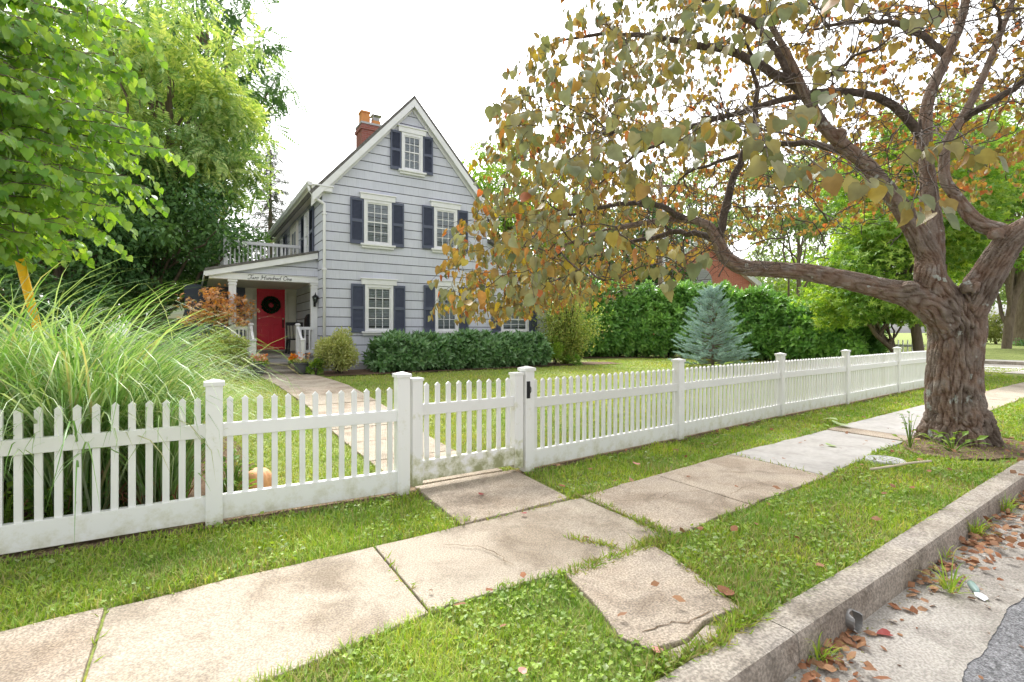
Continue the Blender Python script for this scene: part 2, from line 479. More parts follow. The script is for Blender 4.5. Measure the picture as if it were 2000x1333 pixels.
M['roof'] = pm('roof_shingle', (.10, .095, .09), (.17, .16, .15), 14, .9, bump=.5, bscale=30)
M['red'] = pm('red_door_paint', (.74, .012, .045), (.68, .010, .04), 3, .35, spec=.45)
M['blind'] = pm('window_blind', (.42, .42, .41), rough=.6)
M['dark_in'] = pm('dark_backing', (.03, .03, .035), rough=.9)  # near-black colour standing in for unlit depth
M['glass'] = glassmat('window_glass', (.72, .78, .78), .06)
M['brick'] = brickmat('red_brick', (.25, .068, .05), (.31, .10, .075), (.27, .22, .20))
M['brick_far'] = brickmat('orange_brick', (.44, .13, .085), (.52, .18, .12), (.48, .34, .28))
M['clay'] = pm('clay_pot', (.62, .27, .09), (.52, .22, .08), 6, .8)
M['metal'] = pm('galvanised_metal', (.36, .36, .35), (.28, .27, .26), 8, .45, metal=.7)
M['black'] = pm('black_metal', (.018, .018, .02), rough=.45)
M['stone_step'] = pm('stone_step', (0.255, 0.230, 0.196), (0.357, 0.323, 0.281), 9, .9, bump=.4, spots=(60, .2))
M['concrete'] = pm('aggregate_concrete', (0.320, 0.256, 0.192), (0.418, 0.351, 0.278), 1.6, .92, bump=.55, bscale=120, spots=(95, .30), c3=(0.392, 0.333, 0.269), stain=0.32)
M['concrete_b'] = pm('worn_concrete', (0.308, 0.254, 0.192), (0.382, 0.327, 0.259), 1.3, .92, bump=.5, bscale=110, spots=(110, .24), c3=(0.360, 0.313, 0.249), stain=0.28)
M['concrete_new'] = pm('pale_concrete', (0.380, 0.361, 0.336), (0.431, 0.418, 0.400), 1.4, .85, bump=.15, bscale=60, spots=(20, .05), stain=0.16)
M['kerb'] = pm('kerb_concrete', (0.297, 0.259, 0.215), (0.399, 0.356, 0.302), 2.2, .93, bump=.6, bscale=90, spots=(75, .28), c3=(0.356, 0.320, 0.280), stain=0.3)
M['kerb_face'] = pm('kerb_face_concrete', (0.212, 0.173, 0.140), (0.315, 0.269, 0.225), 3.5, .95, bump=.6, bscale=80, spots=(60, .25), c3=(0.255, 0.220, 0.184), stain=0.35)  # street-side face gets a darker concrete tone than the kerb top
M['gutter'] = pm('gutter_concrete', (0.309, 0.283, 0.249), (0.404, 0.377, 0.339), 1.5, .9, bump=.5, bscale=90, spots=(80, .22), c3=(0.361, 0.330, 0.292), stain=0.28)
M['asphalt'] = pm('asphalt', (.15, .15, .155), (.30, .30, .31), 45, .95, bump=.9, bscale=110, spots=(130, .4))
M['road_paint'] = pm('road_paint', (.72, .72, .70), rough=.8)
M['dirt'] = pm('soil', (.115, .075, .045), (.20, .145, .09), 7, .95, bump=.8, bscale=35, spots=(40, .3))
M['turf'] = pm('turf_soil', (0.132, 0.180, 0.035), (0.220, 0.255, 0.070), 3.5, .95, bump=.5, bscale=60, c3=(0.176, 0.220, 0.050), spots=(30, .3))
M['mulch'] = pm('mulch', (.09, .055, .035), (.18, .115, .07), 16, .95, bump=1.0, bscale=40)
M['bark_far'] = pm('bark', (.12, .09, .065), (.20, .155, .115), 9, .95, bump=.8, bscale=20, stretch=(1, 1, .25))
M['twig'] = pm('twig_bark', (.055, .042, .034), (.105, .08, .062), 14, .9, spots=(30, .25))
M['guard'] = pm('yellow_plastic', (.95, .55, .012), (.88, .47, .01), 3, .5)
M['wire'] = pm('steel_cable', (.16, .16, .16), rough=.6)
M['pot'] = pm('grey_pot', (.085, .09, .10), (.11, .115, .125), 5, .55)
M['pot_beige'] = pm('beige_pot', (.55, .46, .38), (.48, .40, .33), 5, .7)
M['peach'] = pm('peach_terracotta', (.72, .38, .21), (.66, .33, .17), 3, .6)
M['paper'] = pm('white_paper', (.82, .82, .84), rough=.7)
M['carpaint'] = pm('grey_car_paint', (.25, .28, .32), rough=.25, spec=.5, coat=.6)
M['rubber'] = pm('rubber', (.02, .02, .02), rough=.8)
M['wood_pole'] = pm('pole_wood', (.20, .14, .10), (.30, .23, .17), 8, .9, stretch=(3, 3, .3))
M['louvre'] = pm('grey_louvre', (.42, .42, .42), rough=.7)

M['L_hero'] = leaf('redbud_leaf', [(.115, .155, .075), (.19, .225, .135), (.24, .265, .185), (.27, .20, .06), (.21, .25, .165), (.155, .175, .06), (.25, .27, .20), (.30, .25, .05), (.18, .21, .12), (.26, .17, .06)],
                   .36, .45, .3, back=[(.27, .19, .065), (.34, .245, .07), (.22, .17, .05), (.40, .32, .04), (.29, .215, .10), (.24, .21, .07), (.33, .19, .08), (.25, .19, .07), (.42, .13, .06), (.30, .24, .10)], tint=(1.3, 1.15, .5), clump=(14, (.84, .80, .74), (1.16, 1.16, 1.14)))
M['L_green'] = leaf('green_redbud_leaf', [(0.105, 0.252, 0.042), (0.168, 0.347, 0.063), (0.210, 0.399, 0.053), (0.221, 0.357, 0.168), (0.284, 0.452, 0.063), (0.179, 0.326, 0.137)], .45, .4, .35, clump=(1.2, (.75, .8, .8), (1.15, 1.12, .95)), tint=(1.5, 1.3, .4))
M['L_pinn'] = leaf('walnut_leaf', [(0.187, 0.332, 0.133), (0.299, 0.465, 0.159), (0.448, 0.580, 0.237), (0.561, 0.664, 0.319)], .4, .5, .25, clump=(.45, (.65, .75, .75), (1.25, 1.15, .95)), tint=(1.3, 1.2, .5))
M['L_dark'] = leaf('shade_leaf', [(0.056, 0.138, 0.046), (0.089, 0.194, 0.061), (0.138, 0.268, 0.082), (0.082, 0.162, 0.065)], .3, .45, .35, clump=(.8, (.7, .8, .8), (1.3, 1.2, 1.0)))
M['L_maple'] = leaf('maple_leaf', [(0.126, 0.259, 0.055), (0.200, 0.359, 0.069), (0.284, 0.439, 0.096), (0.357, 0.479, 0.151)], .45, .45, .3, clump=(.7, (.7, .8, .8), (1.2, 1.1, .9)), tint=(1.4, 1.3, .4))
M['L_pale'] = leaf('airy_leaf', [(.17, .26, .11), (.24, .33, .15), (.31, .39, .19)], .45, .5, .2, clump=(.5, (.8, .85, .85), (1.1, 1.05, 1)))
M['L_laurel'] = leaf('laurel_leaf', [(0.121, 0.284, 0.060), (0.189, 0.396, 0.083), (0.293, 0.534, 0.130), (0.156, 0.328, 0.095)], .22, .28, .5, clump=(1.3, (.8, .85, .9), (1.2, 1.12, 1)))
M['L_lowlaurel'] = leaf('low_laurel_leaf', [(0.078, 0.181, 0.055), (0.129, 0.267, 0.095), (0.198, 0.345, 0.147), (0.241, 0.380, 0.207)], .2, .28, .5)
M['L_spruce'] = leaf('blue_needle', [(0.240, 0.372, 0.324), (0.324, 0.468, 0.408), (0.408, 0.540, 0.492), (0.264, 0.360, 0.264)], .12, .6, .2, tint=(1, 1, 1))
M['L_farspruce'] = leaf('dark_needle', [(.06, .08, .05), (.09, .11, .07), (.12, .14, .09)], .1, .7, .2)
M['L_varieg'] = leaf('variegated_leaf', [(0.336, 0.396, 0.108), (0.504, 0.528, 0.216), (0.624, 0.624, 0.324), (0.264, 0.348, 0.084)], .3, .45, .3)
M['L_myrtle'] = leaf('myrtle_leaf', [(0.207, 0.305, 0.074), (0.310, 0.402, 0.105), (0.414, 0.483, 0.134), (0.517, 0.483, 0.165)], .35, .5, .25)
M['L_bloom'] = leaf('faded_bloom', [(0.529, 0.345, 0.230), (0.598, 0.437, 0.299), (0.483, 0.380, 0.196)], .3, .7, .1, tint=(1, 1, 1))
M['L_jmaple'] = leaf('orange_maple_leaf', [(0.837, 0.405, 0.041), (0.675, 0.351, 0.135), (0.743, 0.540, 0.378), (0.608, 0.270, 0.068), (0.405, 0.338, 0.081)], .35, .5, .25, tint=(1.3, 1, .6))
M['L_shrub'] = leaf('yellowgreen_shrub_leaf', [(.20, .26, .06), (.28, .33, .10), (.36, .38, .14)], .3, .5, .25)
M['L_mis'] = leaf('miscanthus_blade', [(.13, .28, .07), (.19, .36, .10), (.27, .44, .16), (.42, .54, .32), (.15, .30, .07), (.54, .61, .45), (.22, .38, .12), (.48, .44, .26)], .35, .4, .35, tint=(1.3, 1.3, .5))
M['L_fine'] = leaf('fine_grass_blade', [(0.414, 0.483, 0.196), (0.529, 0.575, 0.287), (0.598, 0.621, 0.368), (0.345, 0.460, 0.138)], .3, .5, .3, tint=(1.1, 1.1, .7))
M['G_verge'] = leaf('verge_grass', [(0.164, 0.304, 0.037), (0.240, 0.405, 0.057), (0.329, 0.481, 0.076), (0.202, 0.366, 0.063), (0.430, 0.481, 0.140), (0.265, 0.442, 0.051), (0.531, 0.481, 0.228)], .35, .5, .25, clump=(1.6, (.72, .78, .8), (1.25, 1.1, .95)), tint=(1.3, 1.3, .4))
M['G_lawn'] = leaf('lawn_grass', [(0.187, 0.320, 0.051), (0.264, 0.410, 0.077), (0.341, 0.461, 0.109), (0.418, 0.486, 0.166), (0.220, 0.358, 0.064)], .35, .5, .25, clump=(.55, (.8, .88, .8), (1.25, 1.02, .95)), tint=(1.3, 1.2, .5))
M['G_dry'] = leaf('dry_grass', [(.34, .30, .13), (.42, .36, .17), (.26, .27, .09), (.22, .29, .07)], .3, .6, .2)
M['clover'] = leaf('broad_weed', [(.20, .32, .04), (.27, .40, .055), (.34, .46, .08), (.18, .29, .06), (.32, .38, .17)], .35, .4, .35, tint=(1.3, 1.3, .4))
M['litter'] = leaf('dead_leaf', [(.26, .125, .065), (.33, .175, .09), (.40, .24, .14), (.22, .095, .05), (.32, .14, .07), (.25, .14, .08)], .1, .7, .2, tint=(1, 1, 1))
M['flower_o'] = leaf('orange_petal', [(.80, .20, .01), (.85, .38, .02), (.75, .12, .02), (.80, .5, .03)], .2, .5, .2)
M['flower_p'] = leaf('pink_petal', [(.70, .22, .22), (.80, .50, .45), (.75, .30, .12), (.8, .75, .7)], .2, .5, .2)
M['wreath'] = leaf('wreath_needle', [(.012, .03, .012), (.02, .045, .018), (.03, .06, .02)], .1, .6, .2)

def bark_mat():
    m, nt, N, L = newmat('furrowed_bark')
    out = N.new('ShaderNodeOutputMaterial'); b = N.new('ShaderNodeBsdfPrincipled'); b.inputs['Roughness'].default_value = .92; b.inputs['Specular IOR Level'].default_value = .2
    tc = N.new('ShaderNodeTexCoord')
    a = N.new('ShaderNodeTexNoise'); a.inputs['Scale'].default_value = 3.2; a.inputs['Detail'].default_value = 8
    L.new(tc.outputs['Object'], a.inputs['Vector'])
    r = ramp(N, [(.30, (.125, .098, .076)), (.46, (.22, .178, .145)), (.58, (.20, .138, .10)), (.70, (.28, .25, .22))]); L.new(a.outputs['Fac'], r.inputs[0])
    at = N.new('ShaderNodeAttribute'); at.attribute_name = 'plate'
    r2 = ramp(N, [(0, (.55, .41, .34)), (1, (1.2, 1.22, 1.24))]); L.new(at.outputs['Fac'], r2.inputs[0])  # furrows: redder inner bark, with recess shade darkened into the colour
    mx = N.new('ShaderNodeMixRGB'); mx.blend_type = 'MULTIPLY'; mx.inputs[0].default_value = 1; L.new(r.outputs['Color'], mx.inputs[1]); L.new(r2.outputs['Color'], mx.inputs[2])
    li = N.new('ShaderNodeTexNoise'); li.inputs['Scale'].default_value = 7; li.inputs['Detail'].default_value = 4; L.new(tc.outputs['Object'], li.inputs['Vector'])
    rl = ramp(N, [(.645, (0, 0, 0)), (.70, (1, 1, 1))]); L.new(li.outputs['Fac'], rl.inputs[0])
    m2 = N.new('ShaderNodeMixRGB'); L.new(rl.outputs['Color'], m2.inputs[0]); L.new(mx.outputs[0], m2.inputs[1]); m2.inputs[2].default_value = (.40, .42, .38, 1)
    L.new(m2.outputs[0], b.inputs['Base Color'])
    bn = N.new('ShaderNodeTexNoise'); bn.inputs['Scale'].default_value = 45; bn.inputs['Detail'].default_value = 6; L.new(tc.outputs['Object'], bn.inputs['Vector'])
    bp = N.new('ShaderNodeBump'); bp.inputs['Strength'].default_value = 1.0; bp.inputs['Distance'].default_value = .02; L.new(bn.outputs['Fac'], bp.inputs['Height']); L.new(bp.outputs[0], b.inputs['Normal'])
    L.new(b.outputs[0], out.inputs[0])
    return m
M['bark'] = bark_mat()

# ================================================================== THE SETTING
SW_FAR = [(-12, 3.1), (-2, 3.1), (-.72, 3.1), (.31, 3.13), (1.32, 3.13), (2.81, 3.2), (3.77, 3.31), (5.02, 3.45), (6.58, 3.56), (7.72, 3.66), (11.5, 3.92), (15, 4.07), (20.5, 4.4)]
SW_NEAR = [(-12, 2.1), (-2, 2.1), (.24, 2.14), (.97, 2.26), (1.8, 2.24), (2.72, 2.26), (3.39, 2.33), (4.77, 2.44), (5.7, 2.56), (6.62, 2.68), (11.2, 3.01), (14.5, 3.3), (20.5, 3.55)]
CURB_IN = [(-12, 1.2), (-2, 1.28), (1.55, 1.36), (2.39, 1.41), (3.24, 1.45), (4.54, 1.53), (5.6, 1.6), (8, 1.74), (12, 1.95), (21.5, 2.5)]
def yat(L, x): return np.interp(x, [p[0] for p in L], [p[1] for p in L])
CURB_W = .165

def grid_sheet(name, xs, ys, zf, mat):
    X, Y = np.meshgrid(xs, ys); Z = zf(X, Y)
    V = np.stack([X, Y, Z], -1).reshape(-1, 3); nx, ny = len(xs), len(ys)
    i, j = np.meshgrid(np.arange(nx - 1), np.arange(ny - 1)); a = (j * nx + i).ravel()
    return link(name, np_mesh(name, V, [np.stack([a, a + 1, a + nx + 1, a + nx], 1)], True), mat)

# ground: one sheet from the kerb to the horizon
xs = np.concatenate([[-400, -150, -60, -30, -20], np.arange(-14, 26.01, .5), [30, 36, 45, 60, 100, 200, 500]])
ty = np.concatenate([np.linspace(0, 1, 5)[:-1] * .02, np.linspace(.02, 1, 60)]) 
ysr = np.concatenate([np.arange(0, 20.01, .4), [24, 30, 40, 60, 100, 200, 600]])
Xg, Rg = np.meshgrid(xs, ysr)
Yg = yat(CURB_IN, Xg) - .02 + Rg
Zg = tz(Xg, Yg) - .012 + .012 * np.sin(Xg * 1.7) * np.sin(Yg * 1.3) * (Rg > .3) * (Rg < 19)
Vg = np.stack([Xg, Yg, Zg], -1).reshape(-1, 3)
nx = len(xs); gi, gj = np.meshgrid(np.arange(nx - 1), np.arange(len(ysr) - 1)); ga = (gj * nx + gi).ravel()
g = link('ground', np_mesh('ground', Vg, [np.stack([ga, ga + 1, ga + nx + 1, ga + nx], 1)], True), M['turf']); tag(g, kind='structure')

# sidewalk: real slabs with joints between them
def slab(mb, xa, xb, far, near, mi, z=.006, tilt=(0, 0), gap=.006, n=9):
    top = []
    t = np.linspace(0, 1, n)
    for k in t: top.append((xa + gap + (xb - xa - 2 * gap) * k, 'f'))
    for k in t[::-1]: top.append((xa + gap + (xb - xa - 2 * gap) * k, 'n'))
    pts = []
    for x, side in top:
        y = far(x) if side == 'f' else near(x)
        y += .025 * noise.noise((x * 3, 5 if side == 'f' else 9, 0)) * (1 if side == 'f' else -1)
        pts.append((x + .008 * noise.noise((x * 9, y * 7, 1)), y, z + tilt[0] * (x - (xa + xb) / 2) + tilt[1] * (y - (far(x) + near(x)) / 2)))
    mb.prism(pts, (0, 0, -.09), mi)
swm = MB()
far, near = (lambda x: yat(SW_FAR, x)), (lambda x: yat(SW_NEAR, x))
joints = [-12, -10, -8, -6.2, -4.4, -2.9, -1.6, -.35, .95, 2.64, 3.62, 4.93, 7.30, 7.68, 9.6, 11.4, 13.2, 15, 17, 20.5]
mids = [0, 0, 1, 0, 0, 1, 0, 1, 1, 0, 0, 2, 0, 2, 2, 1, 0, 1, 0]
for a, b, mi in zip(joints[:-1], joints[1:], mids):
    slab(swm, a, b, far, near, mi, z=.006 + random.uniform(0, .008), tilt=(random.uniform(-.004, .004), random.uniform(-.006, .006)))
# gate apron and the short walk out to the kerb
def poly_slab(mb, pts, z, mi, th=.09):
    mb.prism([(x, y, z) for x, y in pts], (0, 0, -th), mi)
poly_slab(swm, [(1.56, 3.145), (1.75, 3.165), (1.95, 3.16), (2.2, 3.185), (2.53, 3.20), (2.56, 3.6), (2.60, 4.12), (2.2, 4.14), (1.60, 4.12), (1.58, 3.6)], .018, 0)
poly_slab(swm, [(1.73, 2.235), (1.66, 1.9), (1.57, 1.62), (1.62, 1.50), (1.80, 1.47), (1.98, 1.52), (2.22, 1.50), (2.30, 1.70), (2.38, 2.0), (2.42, 2.235), (2.05, 2.24)], .012, 0)
poly_slab(swm, [(1.64, 1.47), (1.62, 1.40), (1.93, 1.41), (2.02, 1.46), (1.97, 1.50), (1.80, 1.455)], .004, 1)
# dark settlement cracks in the old slabs
def crack(mb, pts, w, z, mi):
    r = random.Random(int(pts[0][0] * 100))
    L = smooth_path([(x, y) for x, y in pts], 14)
    L[1:-1] += np.array([[r.uniform(-.012, .012), r.uniform(-.012, .012)] for _ in range(12)])
    T = unit(np.gradient(L, axis=0)); Nn = np.stack([-T[:, 1], T[:, 0]], 1)
    ww = w * np.array([r.uniform(.4, 1.3) for _ in L]); ww[[0, -1]] = 0.0005
    Lf = L + Nn * ww[:, None] / 2; Rt_ = L - Nn * ww[:, None] / 2
    vs = [(p[0], p[1], z) for p in Lf] + [(p[0], p[1], z) for p in Rt_]; n = len(L)
    mb.add(vs, [(i, i + 1, n + i + 1, n + i) for i in range(n - 1)], mi)
crack(swm, [(1.66, 1.60), (1.82, 1.58), (1.92, 1.545), (2.1, 1.55)], .006, .0155, 3)
crack(swm, [(2.70, 2.95), (3.1, 2.80), (3.3, 2.84), (3.6, 2.72)], .005, .024, 3)
crack(swm, [(3.65, 2.55), (4.0, 2.62), (4.3, 2.60)], .005, .024, 3)
crack(swm, [(1.3, 2.9), (1.5, 2.7), (1.52, 2.4)], .006, .024, 3)
sw = swm.build('sidewalk', [M['concrete'], M['concrete_b'], M['concrete_new'], M['dirt']], bevel=.006); tag(sw, kind='structure')

# kerb, gutter, road
def strip_sheet(mb, xs, ya, yb, za, zb, mi):
    vs = []
    for x in xs: vs += [(x, ya(x), za), (x, yb(x), zb)]
    mb.add(vs, [(2 * i, 2 * i + 2, 2 * i + 3, 2 * i + 1) for i in range(len(xs) - 1)], mi)
kb = MB()
cuts = [-12, -9, -6, -3, -.6, 2.25, 5.05, 8, 11, 14, 17, 21.5]
for a, b in zip(cuts[:-1], cuts[1:]):
    xx = np.linspace(a + .004, b - .004, 14)
    prof = []
    for x in xx:
        y = float(yat(CURB_IN, x)); j = .006 * noise.noise((x * 6, 0, 0)); j2 = .008 * noise.noise((x * 5, 3, 0)); w = CURB_W + j
        prof.append([(x, y, -.2), (x, y, .004 + j2 * .4), (x, y - w * .8, .006 + j2 * .5), (x, y - w * .93, .0 + j2 * .5), (x, y - w, -.022), (x, y - w - .018, -.22)])
    n = len(prof[0]); vs = [p for r_ in prof for p in r_]
    kb_f = [(i * n + k, (i + 1) * n + k, (i + 1) * n + k + 1, i * n + k + 1) for i in range(len(xx) - 1) for k in range(n - 1)]
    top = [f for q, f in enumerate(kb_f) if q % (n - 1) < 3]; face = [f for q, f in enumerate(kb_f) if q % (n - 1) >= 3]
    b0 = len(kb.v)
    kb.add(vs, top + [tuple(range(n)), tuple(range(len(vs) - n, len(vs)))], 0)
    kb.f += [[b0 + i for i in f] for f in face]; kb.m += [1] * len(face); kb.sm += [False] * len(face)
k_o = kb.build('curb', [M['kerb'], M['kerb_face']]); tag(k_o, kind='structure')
GUT = lambda x: yat(CURB_IN, x) - CURB_W - .43 + .02 * math.sin(x * 2.1)
gm = MB()
strip_sheet(gm, np.linspace(-12, 21.5, 900), lambda x: float(yat(CURB_IN, x)) - .10, lambda x: float(GUT(x)) + .035 * noise.noise((x * 4, 0, 0)) + .012 * noise.noise((x * 19, 0, 0)), -.1385, -.1385, 0)
go = gm.build('gutter', [M['gutter']], recalc=False); tag(go, kind='structure')
road = grid_sheet('road', np.concatenate([[-500, -200, -80, -30], np.arange(-12, 22, 1.0), [30, 60, 120, 500]]), np.array([-300, -100, -30, -12, -8, -4, -1, 0, .6, 1.0, 1.15, 2.6]),
                  lambda X, Y: -.1425 + 0 * X, M['asphalt']); tag(road, kind='structure')
# cross street at the corner, its far kerb and white crossing line
cs = MB(); cs.add([(21.7, -8, .004), (27.2, -8, .004), (29.2, 60, .004), (23.7, 60, .004)], [(0, 1, 2, 3)])
tag(cs.build('cross_street', [M['gutter']], recalc=False), kind='structure')
cl = MB()
for k, x0 in enumerate((23.6, 25.0)):
    cl.add([(x0, 2.2, .009), (x0 + .35, 2.2, .009), (x0 + .55, 9, .009), (x0 + .2, 9, .009)], [(0, 1, 2, 3)])
tag(cl.build('crossing_line', [M['road_paint']], recalc=False), kind='structure')
fk = MB(); fk.prism([(27.2, -8, .13), (27.55, -8, .13), (29.55, 60, .13), (29.2, 60, .13)], (0, 0, -.2))
fk.prism([(27.56, -8, .10), (28.9, -8, .12), (30.9, 60, .12), (29.56, 60, .10)], (0, 0, -.2), 1)
tag(fk.build('far_curb', [M['kerb'], M['concrete_new']]), kind='structure')
bank = grid_sheet('far_lawn', np.array([29, 30, 31.5, 34, 40, 60, 90]), np.arange(-6, 61, 3.0), lambda X, Y: .11 + .35 * ss((X - 30) / 4), M['turf']); tag(bank, kind='structure')

# garden path through the yard, in slabs that follow the rise of the lawn
PL = [(4.15, 1.52), (5.8, 1.53), (9, 1.62), (12.3, 1.45), (13.86, 1.28)]
PR = [(4.15, 2.50), (5.0, 2.45), (6.2, 2.54), (8.5, 2.78), (11, 2.80), (13.86, 2.50)]
pl = lambda y: float(np.interp(y, [p[0] for p in PL], [p[1] for p in PL])); pr = lambda y: float(np.interp(y, [p[0] for p in PR], [p[1] for p in PR]))
pth = MB()
py = [4.15, 5.15, 6.1, 7.0, 8.0, 9.0, 10.0, 11.0, 12.0, 13.0, 13.86]
for k, (a, b) in enumerate(zip(py[:-1], py[1:])):
    a2, b2 = a + .012, b - .012; dz = random.uniform(.012, .024)
    pth.prism([(pl(a2), a2, float(tz(2, a2)) + dz), (pr(a2), a2, float(tz(2, a2)) + dz), (pr(b2), b2, float(tz(2, b2)) + dz), (pl(b2), b2, float(tz(2, b2)) + dz)], (0, 0, -.1), k % 2)
tag(pth.build('garden_path', [M['concrete'], M['concrete_b']], bevel=.006), kind='structure')
def bed(name, pts, lift=.006):
    m = MB(); m.add([(x, y, float(tz(x, y)) + lift) for x, y in pts], [tuple(range(len(pts)))])
    tag(m.build(name, [M['mulch']], recalc=False), kind='structure')
bed('garden_bed', [(-4, 4.2), (.3, 4.2), (.55, 5.0), (.5, 6.4), (.3, 8), (-2, 8), (-4, 6)])
bed('house_bed', [(2.7, 12.8), (4, 12.7), (7, 12.75), (10, 12.85), (12.2, 12.5), (12.4, 13.4), (10.6, 14.45), (3.0, 14.45)], .02)
bed('hedge_bed', [(13.0, 16.2), (16, 15.2), (18.4, 13.6), (19.2, 11.5), (19.5, 7.8), (21.2, 7.8), (21.2, 12), (20, 15.5), (14.5, 18)], .012)
dv = MB(); dv.add([(-9, 5, .01), (-3.2, 5, .01), (-2.2, 26, .05), (-9, 26, .05)], [(0, 1, 2, 3)])
tag(dv.build('driveway', [M['concrete_new']], recalc=False), kind='structure')

# ================================================================== PICKET FENCE AND GATE
PW, PT = .039, .023           # picket width, thickness
def picket_mesh(h, z0, w=PW, t=PT):
    m = MB(); w2, t2 = w / 2, t / 2
    m.box(-w2, w2, -t2, t2, z0, h - .022)
    m.add([(-w2 - .003, -t2 - .003, h - .024), (w2 + .003, -t2 - .003, h - .024), (w2 + .003, t2 + .003, h - .024), (-w2 - .003, t2 + .003, h - .024), (0, -t2, h), (0, t2, h)],
          [(0, 1, 4), (1, 2, 5, 4), (2, 3, 5), (3, 0, 4, 5), (0, 3, 2, 1)])
    return m
pk = picket_mesh(.878, .16).build('picket_shape', M['vinyl']); picket_me = pk.data; bpy.data.objects.remove(pk)
pk = picket_mesh(.90, .20).build('picket_shape', M['vinyl_algae']); gpicket_me = pk.data; bpy.data.objects.remove(pk)
pb = MB(); pb.box(-.052, .052, -.052, .052, -.05, .965); q = pb.build('post_shape', M['vinyl_rail'], bevel=.004); post_me = q.data
post_ob = q
cb_ = MB(); cb_.box(-.064, .064, -.064, .064, .955, .985)
cb_.add([(-.058, -.058, .985), (.058, -.058, .985), (.058, .058, .985), (-.058, .058, .985), (0, 0, 1.003)], [(0, 1, 4), (1, 2, 4), (2, 3, 4), (3, 0, 4), (0, 3, 2, 1)])
cq = cb_.build('cap_shape', M['vinyl'], bevel=.003)

def fence_post(parent, x, y, rz):
    o = post_ob.copy(); COL.objects.link(o); o.name = 'post'; o.parent = parent; o.location = (x, y, 0); o.rotation_euler = (0, 0, rz)
    c = cq.copy(); COL.objects.link(c); c.name = 'post_cap'; c.parent = o
    return o
def panel(parent, A, B, single=False, spacing=.0955, algae=False):
    A, B = Vector((*A, 0)), Vector((*B, 0)); d = B - A; L = d.length; ang = math.atan2(d.y, d.x)
    p = bpy.data.objects.new('fence_panel', None); COL.objects.link(p); p.parent = parent; p.location = A; p.rotation_euler = (0, 0, ang); p.empty_display_size = .1
    m = MB(); m.box(.045, L - .045, -.026, .026, .60, .692); m.build('top_rail', M['vinyl'], p, bevel=.003)
    m = MB(); m.box(.045, L - .045, -.026, .026, .028, .195); m.build('bottom_rail', M['vinyl_rail'], p, bevel=.003)
    n = int(round((L - .104) / spacing)); sp = (L - .104) / n
    if single:
        m = MB()
        for k in range(n):
            x = .052 + sp * (k + .5); s = picket_mesh(.878, .16); m.add([(v[0] + x, v[1], v[2]) for v in s.v], s.f)
        o = m.build('picket', M['vinyl'], p); o['kind'] = 'stuff'
    else:
        for k in range(n):
            o = bpy.data.objects.new('picket', picket_me); COL.objects.link(o); o.parent = p
            o.location = (.052 + sp * (k + .5), 0, random.uniform(-.002, .002)); o.rotation_euler = (0, random.uniform(-.004, .004), 0)
POSTS = [(-2.42, 4.17), (.13, 4.11), (1.46, 4.04), (2.71, 4.07), (5.10, 4.28), (7.81, 4.57), (10.17, 4.72), (12.92, 4.97), (15.3, 5.15), (17.7, 5.34), (20.0, 5.53)]
def pang(i, j): return math.atan2(POSTS[j][1] - POSTS[i][1], POSTS[j][0] - POSTS[i][0])
fl = empty('picket_fence', (-2.42, 4.17, 0), 'white vinyl picket fence run with ornamental grass drooping over its pickets', 'fence')
fl.location = (0, 0, 0)
for i in (0, 1, 2): fence_post(fl, *POSTS[i], pang(0, 1))
panel(fl, POSTS[0], POSTS[1], spacing=.0915); panel(fl, POSTS[1], POSTS[2], spacing=.0945)
fr = empty('picket_fence', (0, 0, 0), 'long white vinyl picket fence run from the gate latch post to the street corner', 'fence')
for i in range(3, 11): fence_post(fr, *POSTS[i], pang(max(i - 1, 3), min(i + 1, 10)))
for i in range(3, 10): panel(fr, POSTS[i], POSTS[i + 1], single=i >= 7)
lt = MB(); lt.box(-.006, .006, -.018, .018, .70, .86); lt.tube([(-.008, 0, .73), (-.035, -.004, .77), (-.035, -.004, .80), (-.008, 0, .83)], .006, 6)
lt.build('latch', M['black'], fr, bevel=.003, loc=(2.71 - .0 - .02, 4.07 - .058, 0)).rotation_euler = (0, 0, R(90))
bpy.data.objects.remove(post_ob); bpy.data.objects.remove(cq)
gt = empty('picket_gate', (0, 0, 0), 'closed white picket gate with green algae stains along its bottom rail', 'gate')
ga_, gb_ = Vector((1.46, 4.04, 0)), Vector((2.71, 4.07, 0)); gd = (gb_ - ga_); gang = math.atan2(gd.y, gd.x); gL = gd.length
def gpart(mb, name, mat, bev=.003):
    o = mb.build(name, M[mat], gt, bevel=bev); o.location = (ga_.x, ga_.y, 0); o.rotation_euler = (0, 0, gang); return o
for x0, x1 in ((.075, .165), (gL - .165, gL - .075)):
    m = MB(); m.box(x0, x1, -.048, .048, .055, .925); s_ = gpart(m, 'stile', 'vinyl_algae')
    m = MB(); m.box(x0 - .008, x1 + .008, -.056, .056, .921, .945); c_ = m.build('stile_cap', M['vinyl'], s_, bevel=.003)
m = MB(); m.box(.16, gL - .16, -.026, .026, .63, .722); gpart(m, 'top_rail', 'vinyl')
m = MB(); m.box(.16, gL - .16, -.028, .028, .085, .25); gpart(m, 'bottom_rail', 'vinyl_algae')
for k in range(9):
    o = bpy.data.objects.new('picket', gpicket_me); COL.objects.link(o); o.parent = gt
    f = .165 + (gL - .33) * (k + .5) / 9
    o.location = (ga_.x + f * math.cos(gang), ga_.y + f * math.sin(gang), 0); o.rotation_euler = (0, 0, gang)

